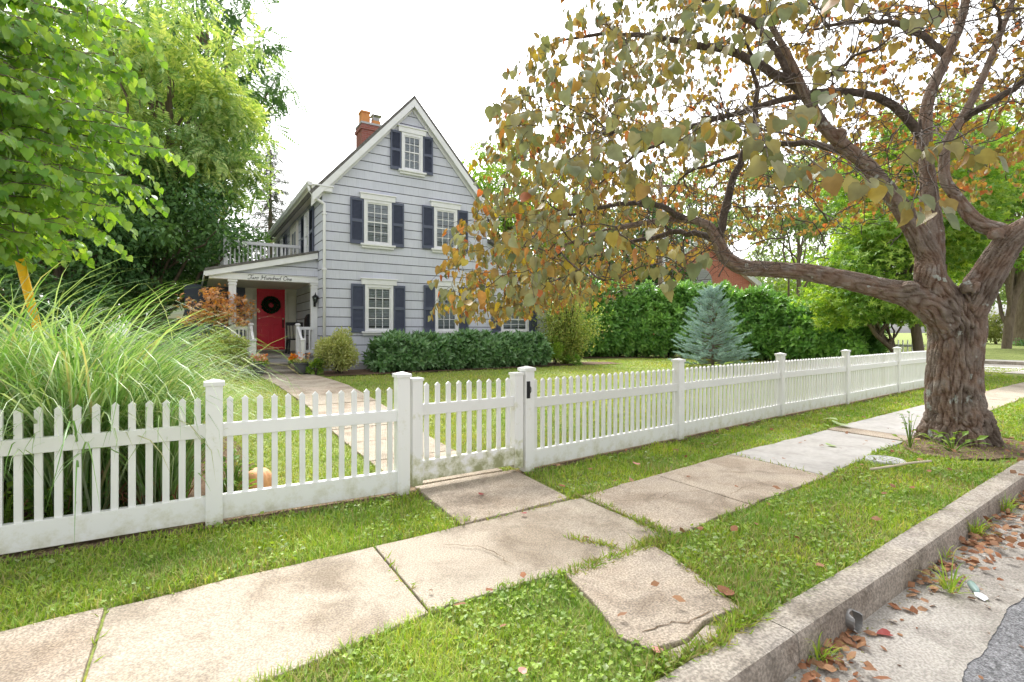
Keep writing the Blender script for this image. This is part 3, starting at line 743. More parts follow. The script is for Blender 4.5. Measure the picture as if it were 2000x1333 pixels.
# ================================================================== THE HOUSE
YW, XL, XR, XA = 14.5, 3.0, 8.11, 5.556     # street gable wall, its corners and apex
ZG = .12
ZE, ZA = 5.20, 8.05                          # eave and apex of the wall
YB = 23.9                                    # back of the house
house = empty('house', (XA, YW, 0), 'grey shingled two storey house with navy shutters, red front door and corner porch', 'house'); house.location = (0, 0, 0)
FRONT = lambda p: (p[0], YW - p[1], p[2])    # (along, outward, up)
LEFT = lambda p: (XL - p[1], p[0], p[2])
slope = (ZA - ZE) / (XA - XL)
def gx(z):                                   # wall limits of the gable at height z
    if z <= ZE: return XL, XR
    t = (z - ZE) / slope
    return XL + t, XR - t
def courses(mb, lim, z0, z1, h=.26, off=.0):
    z = z0
    while z < z1 - .02:
        zt = min(z + h, z1); a0, b0 = lim(z + .021); a1, b1 = lim(zt)
        if b0 - a0 > .1:
            o1, o2 = off + .017, off + .011
            cut = 0
            vs = [(a0, o1, z + .021), (b0, o1, z + .021), (max(b1, a1), o2, zt), (a1, o2, zt), (a0, off, z + .021), (b0, off, z + .021)]
            mb.add(vs, [(0, 1, 2, 3), (0, 4, 5, 1), (0, 3, 4), (1, 5, 2)], 0)
        z += h
w = MB(FRONT)
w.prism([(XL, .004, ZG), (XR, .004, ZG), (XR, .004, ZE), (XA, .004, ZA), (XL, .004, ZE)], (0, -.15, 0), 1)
courses(w, gx, .42, ZA)
w.prism([(XL - .002, .02, 0), (XR + .002, .02, 0), (XR + .002, .02, .43), (XL - .002, .02, .43)], (0, -.2, 0), 2)
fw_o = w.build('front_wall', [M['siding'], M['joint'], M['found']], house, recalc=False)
w = MB(LEFT)
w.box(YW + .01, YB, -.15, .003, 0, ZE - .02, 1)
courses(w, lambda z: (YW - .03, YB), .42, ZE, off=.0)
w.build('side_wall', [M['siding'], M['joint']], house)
w = MB(); w.box(XR - .15, XR, YW + .01, YB, 0, ZE - .01); w.prism([(XL, YB, 0), (XR, YB, 0), (XR, YB, ZE), (XA, YB, ZA), (XL, YB, ZE)], (0, -.15, 0))
w.build('rear_wall', [M['siding']], house)
# main roof with eaves, rakes, gutter
OV = .30
zt_ = lambda x: ZE + .12 + (x - XL) * slope
rf = MB()
th = .09
for sgn in (-1, 1):
    xe = XA + sgn * (XA - XL + OV); ze = zt_(XL - OV)
    nx_, nz_ = sgn * slope, 1.0; l_ = math.hypot(nx_, nz_); nx_, nz_ = nx_ / l_ * th, nz_ / l_ * th
    za = ZA + .12
    rf.add([(XA, YW - .20, za), (xe, YW - .20, ze), (xe, YB + .2, ze), (XA, YB + .2, za), (XA, YW - .20, za + th * 1.35), (xe + nx_, YW - .20, ze + nz_), (xe + nx_, YB + .2, ze + nz_), (XA, YB + .2, za + th * 1.35)],
           [(0, 3, 2, 1), (4, 5, 6, 7), (0, 1, 5, 4), (1, 2, 6, 5), (2, 3, 7, 6)])
roof = rf.build('roof', [M['roof']], house)
for sgn in (-1, 1):
    rk = MB()
    x0, z0_ = XA + sgn * .0, ZA + .12; x1, z1_ = XA + sgn * (XA - XL + OV), zt_(XL - OV)
    for (dy0, dy1, dz0, dz1) in ((.17, .205, -.21, .015), (.03, .17, -.06, -.01), (.035, .06, -.30, -.02)):
        rk.prism([(x0, YW - dy1, z0_ + dz0), (x0, YW - dy1, z0_ + dz1), (x1, YW - dy1, z1_ + dz1), (x1, YW - dy1, z1_ + dz0)], (0, dy1 - dy0, 0))
    rk.build('rake_board', [M['white']], roof)
rt_ = MB()
rt_.box(XL - OV, XL + .22, YW - .19, YW - .004, ZE - .10, ZE + .02); rt_.box(XL - OV - .03, XL + .25, YW - .22, YW - .0, ZE + .02, ZE + .06)
rt_.build('cornice_return', [M['white']], house, bevel=.006)
sf = MB(); sf.box(XL - OV, XL - .001, YW + .0, YB + .2, ZE - .06, ZE - .03); sf.box(XL - OV - .02, XL - OV + .005, YW - .2, YB + .2, ZE - .07, ZE + .10)
sf.build('soffit', [M['cream']], house)
gu = MB()
gp = [(XL - OV - .02, ZE + .10), (XL - OV - .02, ZE - .01), (XL - OV - .10, ZE - .01), (XL - OV - .135, ZE + .06), (XL - OV - .135, ZE + .10)]
gu.prism([(x, YW - .24, z) for x, z in gp], (0, YB - YW + .4, 0))
gut_o = gu.build('roof_gutter', [M['white']], house, bevel=.004)
dn = MB(); dn.tube([(XL - OV - .07, YW - .14, ZE), (XL - OV - .07, YW - .14, ZE - .10), (XL - .20, YW - .09, ZE - .30), (XL + .03, YW - .085, ZE - .42), (XL + .03, YW - .085, ZE - .55), (XL + .03, YW - .085, .35)], .042, 8)
for z in (1.1, 3.0, 4.5): dn.box(XL - .03, XL + .09, YW - .13, YW - .02, z, z + .03)
dn.build('downspout', [M['white']], house)
# corner boards of the shingles, small wing to the right
ZW = 3.05
XW2 = 10.50
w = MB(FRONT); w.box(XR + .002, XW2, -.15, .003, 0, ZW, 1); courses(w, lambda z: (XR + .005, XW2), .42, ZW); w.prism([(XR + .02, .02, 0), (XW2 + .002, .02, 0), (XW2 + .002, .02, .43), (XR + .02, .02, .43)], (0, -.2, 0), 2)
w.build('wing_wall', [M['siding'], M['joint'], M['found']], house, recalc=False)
w = MB(); w.box(XW2 - .12, XW2, YW + .01, YB - 2, 0, ZW); w.build('wing_side_wall', [M['siding']], house)
w = MB(); w.prism([(XR + .01, YW - .25, ZW + 1.15), (XW2 + .3, YW - .25, ZW - .02), (XW2 + .3, YW - .25, ZW + .08), (XR + .01, YW - .25, ZW + 1.25)], (0, YB - YW - 1.5, 0))
w.prism([(XR + .01, YW - .0, ZW), (XW2, YW - .0, ZW), (XR + .01, YW - .0, ZW + 1.15)], (0, .1, 0), 1); w.build('wing_roof', [M['roof'], M['siding']], house)

# windows: casing, sashes with muntins, glass, blinds, lintel, sill, louvred shutters
def window(xf, s0, s1, z0, z1, lintel=True, sh=((-.01,), (-.01,)), shut_w=.36, blind=True, sill=True):
    o = MB(xf)
    fw = .075
    o.box(s0, s0 + fw, .012, .075, z0, z1); o.box(s1 - fw, s1, .012, .075, z0, z1); o.box(s0 + fw, s1 - fw, .012, .075, z1 - fw, z1); o.box(s0 + fw, s1 - fw, .012, .075, z0, z0 + fw * .6)
    win = o.build('window', [M['white']], house, bevel=.004)
    a0, a1, b0, b1 = s0 + fw, s1 - fw, z0 + fw * .6, z1 - fw; mid = (b0 + b1) / 2
    for (lo, hi, out) in ((mid, b1, .052), (b0, mid + .04, .040)):
        m = MB(xf); sw_ = .036
        m.box(a0, a0 + sw_, out - .02, out, lo, hi); m.box(a1 - sw_, a1, out - .02, out, lo, hi); m.box(a0 + sw_, a1 - sw_, out - .02, out, hi - sw_, hi); m.box(a0 + sw_, a1 - sw_, out - .02, out, lo, lo + sw_)
        for k in (1, 2):
            x = a0 + sw_ + (a1 - a0 - 2 * sw_) * k / 3; m.box(x - .009, x + .009, out - .014, out - .002, lo + sw_, hi - sw_)
        z = (lo + hi) / 2; m.box(a0 + sw_, a1 - sw_, out - .015, out - .003, z - .009, z + .009)
        m.build('sash', [M['white']], win)
    m = MB(xf); m.add([(a0, .030, b0), (a1, .030, b0), (a1, .030, mid + .02), (a0, .030, mid + .02), (a0, .041, mid + .02), (a1, .041, mid + .02), (a1, .041, b1), (a0, .041, b1)], [(0, 1, 2, 3), (4, 5, 6, 7)])
    m.build('glass', [M['glass']], win, recalc=False)
    m = MB(xf); m.box(a0, a1, .005, .008, b0, b1); m.build('dark_backing', [M['dark_in']], win)  # flat dark panel painted as the unlit room behind the glass
    if blind:
        m = MB(xf); n = int((b1 - b0) / .046)
        for k in range(n):
            z = b0 + .012 + k * .046; m.add([(a0 + .012, .011, z + .019), (a1 - .012, .011, z + .014), (a1 - .012, .026, z), (a0 + .012, .026, z)], [(0, 1, 2, 3)])
        m.build('blind', [M['blind']], win, recalc=False)
    if lintel:
        m = MB(xf); m.box(s0 - .10, s1 + .10, .012, .095, z1 + .004, z1 + .15); m.box(s0 - .13, s1 + .13, .012, .12, z1 + .152, z1 + .185); m.build('lintel', [M['white']], win, bevel=.004)
    if sill:
        m = MB(xf); m.box(s0 - .10, s1 + .10, .012, .13, z0 - .055, z0 - .003); m.box(s0 - .06, s1 + .06, .012, .085, z0 - .12, z0 - .057); m.build('sill', [M['white']], win, bevel=.004)
    for side in (0, 1):
        if sh[side] is None: continue
        c0, c1 = sh[side]
        m = MB(xf); t0, t1, r_ = .034, .072, .045
        m.box(c0, c0 + r_, t0, t1, z0 - .03, z1 + .01); m.box(c1 - r_, c1, t0, t1, z0 - .03, z1 + .01)
        H = z1 + .04 - z0
        for f0, f1 in ((0, .075), (.475, .54), (.945, 1)): m.box(c0 + r_, c1 - r_, t0, t1, z0 - .03 + H * f0, z0 - .03 + H * f1)
        for f0, f1 in ((.075, .475), (.54, .945)):
            n = int(H * (f1 - f0) / .034); zz0 = z0 - .03 + H * f0; dz = H * (f1 - f0) / n
            for k in range(n):
                z = zz0 + k * dz
                m.add([(c0 + r_, t0 + .004, z + dz * 1.05), (c1 - r_, t0 + .004, z + dz * 1.05), (c1 - r_, t1 - .006, z + .004), (c0 + r_, t1 - .006, z + .004)], [(0, 1, 2, 3)])
        m.box(c0 + r_, c1 - r_, .031, t0 + .002, z0, z1 - .02)
        m.build('shutter', [M['shutter']], win, recalc=False)
    return win
def fx(x): return XonY(x, YW - .06)
def fz(x, y): X = fx(x); return EYE + (648 - y) / 1000 * dep(X, YW - .06)
for (xs0, xw0, xw1, xs1, xt0, xt1, yt, yb) in (
        (684.4, 711, 765, 789, 0, 0, 389, 475.5), (825, 847.7, 893, 914, 0, 0, 404.5, 485.5),
        (686, 713, 768, 791.5, 0, 0, 556, 647.5), (828, 850, 895.5, 915, 0, 0, 559, 648), (763, 784.5, 825.5, 845.5, 0, 0, 258, 331)):
    z1 = fz(xw0, yt); z0 = fz(xw0, yb)
    window(FRONT, fx(xw0), fx(xw1), z0, z1, sh=((fx(xs0), fx(xw0) - .012), (fx(xw1) + .012, fx(xs1))))
window(FRONT, fx(978.5), fx(1032.5), fz(1000, 648), fz(1000, 601), sh=((fx(961), fx(978) - .012), (fx(1033) + .012, fx(1049))))
window(LEFT, 16.08, 16.80, 3.55, 4.93, lintel=False, sill=False, sh=((15.50, 16.02), (16.86, 17.38)))
window(LEFT, 21.15, 21.9, 3.55, 4.93, lintel=False, sill=False, sh=((20.55, 21.09), (21.96, 22.5)))
m = MB(LEFT)
m.box(18.1, 18.25, .012, .08, 3.1, 5.0); m.box(19.3, 19.45, .012, .08, 3.1, 5.0); m.box(18.25, 19.3, .012, .08, 4.88, 5.0); m.box(18.25, 19.3, .012, .05, 3.1, 4.88)
for a, b in ((18.4, 18.72), (18.83, 19.15)): m.box(a, b, .051, .056, 4.0, 4.7, 1)
m.build('balcony_door', [M['cream'], M['shutter']], house, bevel=.004)

# chimney
ch = MB(); cx, cy = XA + .0, 18.9
ch.box(cx - .37, cx + .37, cy - .38, cy + .38, 7.4, 8.850); ch.box(cx - .41, cx + .41, cy - .42, cy + .42, 8.650, 8.780)
chim = ch.build('chimney', [M['brick']], roof)
tp = MB(); tp.box(cx - .40, cx + .40, cy - .41, cy + .41, 8.851, 8.920); 
pot_ = MB(); pot_.box(cx - .33, cx - .02, cy - .2, cy + .15, 8.920, 9.410); pot_.box(cx - .355, cx + .005, cy - .225, cy + .175, 9.330, 9.390); pot_.box(cx + .10, cx + .38, cy - .18, cy + .15, 8.920, 9.130)
pot_.build('chimney_pot', [M['clay']], roof, bevel=.01)
cp = MB(); cp.box(cx + .12, cx + .36, cy - .16, cy + .13, 9.130, 9.250); cp.add([(cx + .06, cy - .24, 9.330), (cx + .44, cy - .24, 9.330), (cx + .44, cy + .2, 9.330), (cx + .06, cy + .2, 9.330), (cx + .25, cy, 9.430)], [(0, 1, 4), (1, 2, 4), (2, 3, 4), (3, 0, 4), (0, 3, 2, 1)])
for dx, dy in ((.10, -.2), (.40, -.2), (.10, .16), (.40, .16)): cp.bar((cx + dx, cy + dy, 9.150), (cx + dx, cy + dy, 9.340), .02, .02)
cp.build('chimney_cap', [M['metal']], roof)
tp.build('chimney_crown', [M['found']], roof)

# porch -------------------------------------------------------------------
YP, YD = 15.12, 18.5                       # posts' plane, door wall
ZF = .68                                   # porch floor
m = MB(); m.box(.35, XL - .006, 14.9, YD, 0, ZF - .05, 1); m.box(.30, XL - .004, 14.86, YD, ZF - .05, ZF)
m.build('porch_floor', [M['stone_step'], M['found']], house, bevel=.008)
for k, (y0, z) in enumerate(((13.85, .36), (14.35, .52))):
    m = MB(); m.box(1.33, 2.40, y0, 14.86, z - .2, z - .045, 0); m.box(1.31, 2.42, y0 - .025, 14.858, z - .044, z); m.build('step', [M['stone_step']], house, bevel=.008)
ZB0, ZB1 = 2.68, 2.83
m = MB(); m.box(.36, XL - .01, YP - .13, YP + .10, ZB0, ZB1); m.box(.33, XL - .012, YP - .15, YP + .12, ZB1, ZB1 + .02)
beam = m.build('porch_beam', [M['white']], house, bevel=.004)
ZR0, ZR1 = 2.86, 3.52                      # lower and upper edge of the shed roof
m = MB(); m.prism([(.27, YP - .22, ZR0), (XL - .03, YP - .22, ZR1), (XL - .03, YP - .22, ZR1 + .06), (.27, YP - .22, ZR0 + .06)], (0, YD - YP + .3, 0))
m.build('porch_roof', [M['roof']], house)
m = MB(); m.prism([(.28, YP - .20, ZR0 - .14), (XL - .032, YP - .20, ZR1 - .17), (XL - .032, YP - .20, ZR1 - .004), (.28, YP - .20, ZR0 - .004)], (0, .05, 0))
m.box(.25, .28, YP - .2, YD, ZR0 - .12, ZR0 - .01); m.build('porch_fascia', [M['white']], house)
m = MB(FRONT)
po = YW - (YP - .06)
plim = lambda z: (max(.30, .30 + (z - ZR0) / ((ZR1 - ZR0) / (XL - .05))), XL - .012)
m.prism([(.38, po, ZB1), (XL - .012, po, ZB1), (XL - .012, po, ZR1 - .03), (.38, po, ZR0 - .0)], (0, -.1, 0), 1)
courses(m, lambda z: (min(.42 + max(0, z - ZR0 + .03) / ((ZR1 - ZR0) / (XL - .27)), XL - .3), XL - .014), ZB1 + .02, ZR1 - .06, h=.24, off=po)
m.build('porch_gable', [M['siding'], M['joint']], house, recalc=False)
m = MB(); m.box(.38, XL - .01, YP + .1, YD, ZB0 + .06, ZB0 + .10); m.build('porch_ceiling', [M['cream']], house)
for x in (.886, 2.895):
    m = MB(); m.box(x - .085, x + .085, YP - .085, YP + .085, ZF, ZB0 - .002); m.box(x - .105, x + .105, YP - .105, YP + .105, ZF + .001, ZF + .16); m.box(x - .10, x + .10, YP - .10, YP + .10, ZB0 - .14, ZB0 - .10); m.box(x - .112, x + .112, YP - .112, YP + .112, ZB0 - .06, ZB0 - .003)
    m.build('porch_post', [M['white']], house, bevel=.004)
# door wall
m = MB(); m.box(1.45, 1.70, YD, YD + .15, ZF, ZB0 + .1); m.box(2.70, XL - .01, YD, YD + .15, ZF, ZB0 + .1); m.box(1.70, 2.70, YD, YD + .15, 2.80, ZB0 + .1)
for x in (1.46, 2.74):
    m.box(x, x + .22, YD - .05, YD - .002, ZF, 2.55); m.box(x - .02, x + .24, YD - .07, YD - .003, 2.48, 2.56); m.box(x + .04, x + .18, YD - .06, YD - .051, ZF + .12, 2.4)
m.box(1.70, 1.775, YD - .03, YD - .001, ZF, 2.80); m.box(2.635, 2.70, YD - .03, YD - .001, ZF, 2.80); m.box(1.775, 2.635, YD - .03, YD - .001, 2.735, 2.80)
m.box(1.47, 1.69, YD + .02, YD + .05, ZF, 2.5)
m.build('door_surround', [M['cream']], house, bevel=.004)
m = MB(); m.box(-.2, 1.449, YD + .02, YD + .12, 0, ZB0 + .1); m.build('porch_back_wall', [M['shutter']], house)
m = MB(); m.box(1.70, 2.70, YD - .12, YD + .05, ZF + .001, ZF + .05); m.build('threshold', [M['stone_step']], house)
d0, d1, e0, e1 = 1.78, 2.63, ZF + .052, 2.73
m = MB(); m.box(d0, d1, YD + .02, YD + .06, e0, e1); yy = YD + .019
wd = d1 - d0
for a, b in ((.10, .44), (.56, .90)):
    for z0, z1 in ((.10, .43), (.53, .82), (.86, .955)):
        x0, x1, y0, y1 = d0 + a * wd, d0 + b * wd, e0 + z0 * (e1 - e0), e0 + z1 * (e1 - e0)
        t = .022
        m.box(x0, x0 + t, yy - .012, yy, y0, y1); m.box(x1 - t, x1, yy - .012, yy, y0, y1); m.box(x0 + t, x1 - t, yy - .012, yy, y0, y0 + t); m.box(x0 + t, x1 - t, yy - .012, yy, y1 - t, y1)
        m.box(x0 + .06, x1 - .06, yy - .009, yy, y0 + .06, y1 - .06)
door = m.build('front_door', [M['red']], house, bevel=.003)
m = MB(); m.lathe([(0, -.005), (.03, 0), (.03, .012), (0, .016)], (0, 0, 0), 12); 
kn = m.build('deadbolt', [pm('brass', (.75, .68, .5), rough=.3, metal=.8)], door, loc=(d1 - .06, YD + .008, e0 + 1.02)); kn.rotation_euler = (R(90), 0, 0)
m = MB(); m.tube([(0, 0, .10), (0, -.05, .06), (0, -.05, -.08), (0, 0, -.12)], .011, 8); m.box(-.018, .018, -.004, .0, -.14, .13)
m.build('door_handle', [M['black']], door, loc=(d1 - .06, YD + .012, e0 + .86))
# porch and stair railings
def rail(xu, xl, xpost):
    m = MB(); yu, yl = 14.93, 13.95
    m.box(xu - .045, xu + .045, yu - .045, yu + .045, ZF - .1, 1.50); m.box(xu - .065, xu + .065, yu - .065, yu + .065, 1.50, 1.53); m.box(xu - .045, xu + .045, yu - .045, yu + .045, 1.53, 1.555); 
    m.build('newel_post', [M['white']], house, bevel=.006)
    m = MB(); m.box(xl - .045, xl + .045, yl - .045, yl + .045, .2, 1.10); m.box(xl - .065, xl + .065, yl - .065, yl + .065, 1.10, 1.13); m.box(xl - .045, xl + .045, yl - .045, yl + .045, 1.13, 1.155)
    m.build('newel_post', [M['white']], house, bevel=.006)
    m = MB(); m.bar((xu, yu - .04, 1.42), (xl, yl + .04, 1.03), .055, .09); m.bar((xu, yu - .04, .80), (xl, yl + .04, .42), .05, .06)
    for k in range(1, 6):
        t = k / 6; y = yu + (yl - yu) * t; m.box(xu - .015, xu + .015, y - .015, y + .015, .80 - .36 * t, 1.40 - .38 * t)
    m.build('stair_railing', [M['white']], house)
    m = MB(); m.box(min(xu, xpost), max(xu, xpost), 14.95, 15.01, 1.38, 1.46); m.box(min(xu, xpost), max(xu, xpost), 14.95, 15.0, ZF + .06, ZF + .14)
    n = 3
    for k in range(n): x = xu + (xpost - xu) * (k + .8) / (n + .6); m.box(x - .018, x + .018, 14.96, 14.996, ZF + .14, 1.38)
    m.build('porch_railing', [M['white']], house)
rail(2.44, 2.40, 2.84); rail(1.30, 1.28, .95)
# balcony railing above the porch
m = MB(); YR = 17.6
def rail_run(a, b, n):
    a, b = Vector(a), Vector(b)
    m.bar(a + Vector((0, 0, 1.02)), b + Vector((0, 0, 1.02)), .09, .09); m.bar(a + Vector((0, 0, .12)), b + Vector((0, 0, .12)), .04, .08)
    for k in range(n + 1):
        p = a.lerp(b, k / n); m.box(p.x - .02, p.x + .02, p.y - .02, p.y + .02, p.z + .02, p.z + 1.0)
rail_run((.86, YR, 3.02), (XL - .02, YR, 3.02), 18); rail_run((.86, YR, 3.02), (.86, 23.2, 3.02), 40)
for y in (YR, 20.4, 23.2): m.box(.80, .92, y - .06, y + .06, 2.85, 4.12)
m.build('balcony_railing', [M['white']], house)
m = MB(); m.box(.7, XL - .01, YR - .1, YB, 2.86, 3.0); m.build('balcony_deck', [M['found']], house)
m = MB(); m.box(.75, .9, YD + .2, YB, 0, 2.85); m.build('porch_side_wall', [M['siding']], house)

# lettering on the porch beam
def letters():
    def loop(cx, cy, rx, ry, a0=90, n=14): return [(cx + rx * math.cos(R(a0 + 360 * k / n)), cy + ry * math.sin(R(a0 + 360 * k / n))) for k in range(n + 1)]
    G = {'T': ([[(-.1, .75), (.0, .95), (.2, 1), (.5, .93), (.85, 1.02)], [(.5, .93), (.47, .5), (.36, .1), (.2, -.06), (.02, .02), (.04, .18)]], .62),
         'w': ([[(0, .5), (.05, .15), (.14, .04), (.26, .15), (.3, .48), (.33, .12), (.44, .04), (.58, .2), (.58, .5), (.72, .42)]], .72),
         'o': ([loop(.22, .26, .2, .24) + [(.35, .44), (.5, .46)]], .52), ' ': ([], .38),
         'H': ([[(.0, .72), (.1, .95), (.22, .9), (.22, .4), (.14, .05), (-.05, .0)], [(.85, 1.03), (.7, .85), (.62, .3), (.66, .04), (.82, .06)], [(.05, .48), (.4, .55), (.75, .5)]], .86),
         'u': ([[(0, .42), (.06, .5), (.08, .15), (.18, .03), (.32, .14), (.37, .5), (.38, .1), (.5, .06)]], .5),
         'n': ([[(0, .45), (.06, .5), (.07, .02), (.1, .34), (.22, .5), (.32, .4), (.33, .08), (.46, .05)]], .47),
         'd': ([loop(.2, .25, .19, .23, 40), [(.46, 1.05), (.4, .7), (.38, .1), (.5, .05)]], .52),
         'r': ([[(0, .3), (.08, .58), (.13, .48), (.26, .48), (.24, .1), (.36, .05)]], .37),
         'e': ([[(0, .2), (.24, .28), (.28, .42), (.17, .5), (.06, .36), (.07, .12), (.2, .02), (.38, .14)]], .39),
         'O': ([loop(.36, .5, .34, .48, 110, 18) + [(.3, 1.1), (.6, 1.0)]], .8)}
    out, x = [], 0
    for c in 'Two Hundred One':
        st, adv = G[c]
        for s_ in st: out.append([(x + px + .18 * py_, py_) for px, py_ in s_])
        x += adv
    return out, x
ST, tot = letters()
m = MB(); H_, x0_, x1_ = .105, 1.235, 2.30
for s_ in ST:
    pts = [(x0_ + p[0] / tot * (x1_ - x0_), YP - .134, ZB0 + .028 + p[1] * H_) for p in s_]
    if len(pts) < 15: pts = smooth_path(pts, 4 * len(pts))
    m.tube(pts, .0055, 5)
m.build('lettering', [M['black']], beam, recalc=False)
# mailbox on the porch's side wall
m = MB(); m.box(XL - .16, XL - .032, 15.9, 16.25, 1.45, 1.72); m.prism([(XL - .16, 15.9, 1.72), (XL - .032, 15.9, 1.72), (XL - .032, 15.9, 1.86), (XL - .10, 15.9, 1.84)], (0, .35, 0))
tag(m.build('mailbox', [M['black']], bevel=.008), 'black metal mailbox hung on the shaded porch wall beside the front door', 'mailbox')
# wall lantern on the right post
wl = empty('wall_lantern', (2.99, 15.0, 2.2), 'black carriage lantern mounted on the right porch post near the house corner', 'lantern')
m = MB(); m.box(-.03, .03, -.02, 0, -.16, .05); m.tube([(0, -.02, -.1), (0, -.09, -.14), (0, -.13, -.08), (0, -.13, -.04)], .012, 6); m.build('bracket', [M['black']], wl)
m = MB(); m.lathe([(.0, .25), (.012, .20), (.02, .17), (.09, .11), (.10, .10), (.075, .095)], (0, -.13, 0), 6, smooth=False); m.lathe([(.03, -.06), (.055, -.03), (.05, -.02)], (0, -.13, 0), 6, smooth=False)
for k in range(6):
    a = k * PI / 3; m.bar((.052 * math.cos(a), -.13 + .052 * math.sin(a), -.02), (.078 * math.cos(a), -.13 + .078 * math.sin(a), .10), .010, .010)
m.build('lantern_cage', [M['black']], wl)
m = MB(); m.lathe([(.046, -.02), (.070, .095)], (0, -.13, 0), 6, smooth=False); m.build('lantern_glass', [M['glass']], wl)
wl.location = (2.895, YP - .09, 2.18)
# wreath on the door
wc = Cloud(); n = 3200
a = rng.uniform(0, 2 * PI, n); rr = .178 + .082 * np.sqrt(rng.uniform(0, 1, n)) * rng.choice([-1, 1], n); 
pos = np.stack([np.cos(a) * rr, rng.uniform(-.05, .02, n), np.sin(a) * rr], 1)
wc.put(DIAM, pos, rdir(n) + np.stack([np.cos(a), np.full(n, -.5), np.sin(a)], 1) * .7, rdir(n), rng.uniform(.035, .06, n))
wr = wc.build('wreath', M['wreath']); wr.location = ((d0 + d1) / 2 - .01, YD - .03, e0 + 1.47); tag(wr, 'round dark evergreen wreath hanging on the red front door', 'wreath')
# porch chair whose legs show behind the right railing
chr_ = empty('porch_chair', (2.62, 16.3, ZF), 'dark wooden porch chair half hidden behind the right stair railing', 'chair')
m = MB(); m.box(-.24, .24, -.24, .24, .40, .44); m.build('seat', [M['black']], chr_)
m = MB(); m.bar((-.22, .22, .44), (-.22, .32, .92), .04, .04); m.bar((.22, .22, .44), (.22, .32, .92), .04, .04); m.bar((-.22, .31, .88), (.22, .31, .88), .03, .1)
for k in range(4): x = -.13 + k * .088; m.bar((x, .225, .44), (x, .31, .86), .025, .015)
m.build('backrest', [M['black']], chr_)
for sx in (-1, 1):
    for sy in (-1, 1):
        m = MB(); m.bar((sx * .21, sy * .21, .40), (sx * .24, sy * .25, 0), .045, .045); m.build('leg', [M['black']], chr_)

# potted flowers on and beside the steps
def potted(x, y, z, r, h, kind, label, matname, seed):
    g_ = np.random.default_rng(seed)
    t = empty('potted_plant', (x, y, z), label, 'potted plant', 'flower pots on the porch steps')
    m = MB()
    if matname == 'pot': m.lathe([(0, 0), (r * .55, 0), (r * .86, h * .35), (r * .97, h * .75), (r, h * .85), (r * 1.04, h * .86), (r * 1.04, h), (r * .93, h), (r * .9, h * .8), (0, h * .8)], seg=24)
    else: m.lathe([(0, 0), (r * .7, 0), (r * .95, h * .82), (r * 1.06, h * .83), (r * 1.06, h), (r * .95, h), (r * .9, h * .85), (0, h * .85)], seg=20)
    m.build('pot', [M[matname]], t)
    n = 240; a = g_.uniform(0, 2 * PI, n); q = np.sqrt(g_.uniform(0, 1, n)) * r * 1.1
    hh = h + g_.uniform(-.02, .16 if kind != 'w' else .09, n) * (1.2 - q / r / 1.4)
    pos = np.stack([q * np.cos(a), q * np.sin(a), hh], 1); c = Cloud()
    c.put(OVAL, pos, rdir(n) * .7 + np.stack([np.cos(a), np.sin(a), np.full(n, .5)], 1), np.tile([0, 0, 1.], (n, 1)) + rdir(n) * .4, g_.uniform(.04, .075, n)); c.build('foliage', M['L_maple'] if kind != 'w' else M['L_varieg'], t)
    n = 70 if kind != 'w' else 25; a = g_.uniform(0, 2 * PI, n); q = np.sqrt(g_.uniform(0, 1, n)) * r
    pos = np.stack([q * np.cos(a), q * np.sin(a), h + g_.uniform(.06, .22, n)], 1); c = Cloud()
    c.put(ROUND, pos, rdir(n) + [0, -.3, .5], rdir(n) + [0, -1, .6], g_.uniform(.045, .08, n)); c.build('flowers', M['flower_o'] if kind == 'o' else M['flower_p'], t)
def gplace(x, Y): return XonY(x, Y), Y
X_, Y_ = gplace(590, 13.62); potted(X_, Y_, float(tz(X_, Y_)) + .02, .19, .29, 'w', 'round grey bowl planter of pale trailing flowers standing right of the steps', 'pot', 1)
X_, Y_ = gplace(503, 13.55); potted(X_, Y_, float(tz(X_, Y_)) + .02, .18, .28, 'p', 'grey bowl planter of pink flowers left of the steps beside the shrub', 'pot', 2)
X_, Y_ = gplace(573, 14.08); potted(X_, Y_, .362, .085, .15, 'o', 'small beige pot of tall orange flowers on the step beside the right railing', 'pot_beige', 3)
X_, Y_ = gplace(516, 14.05); potted(X_, Y_, .362, .085, .15, 'o', 'small beige pot of orange flowers on the step beside the left railing', 'pot_beige', 4)

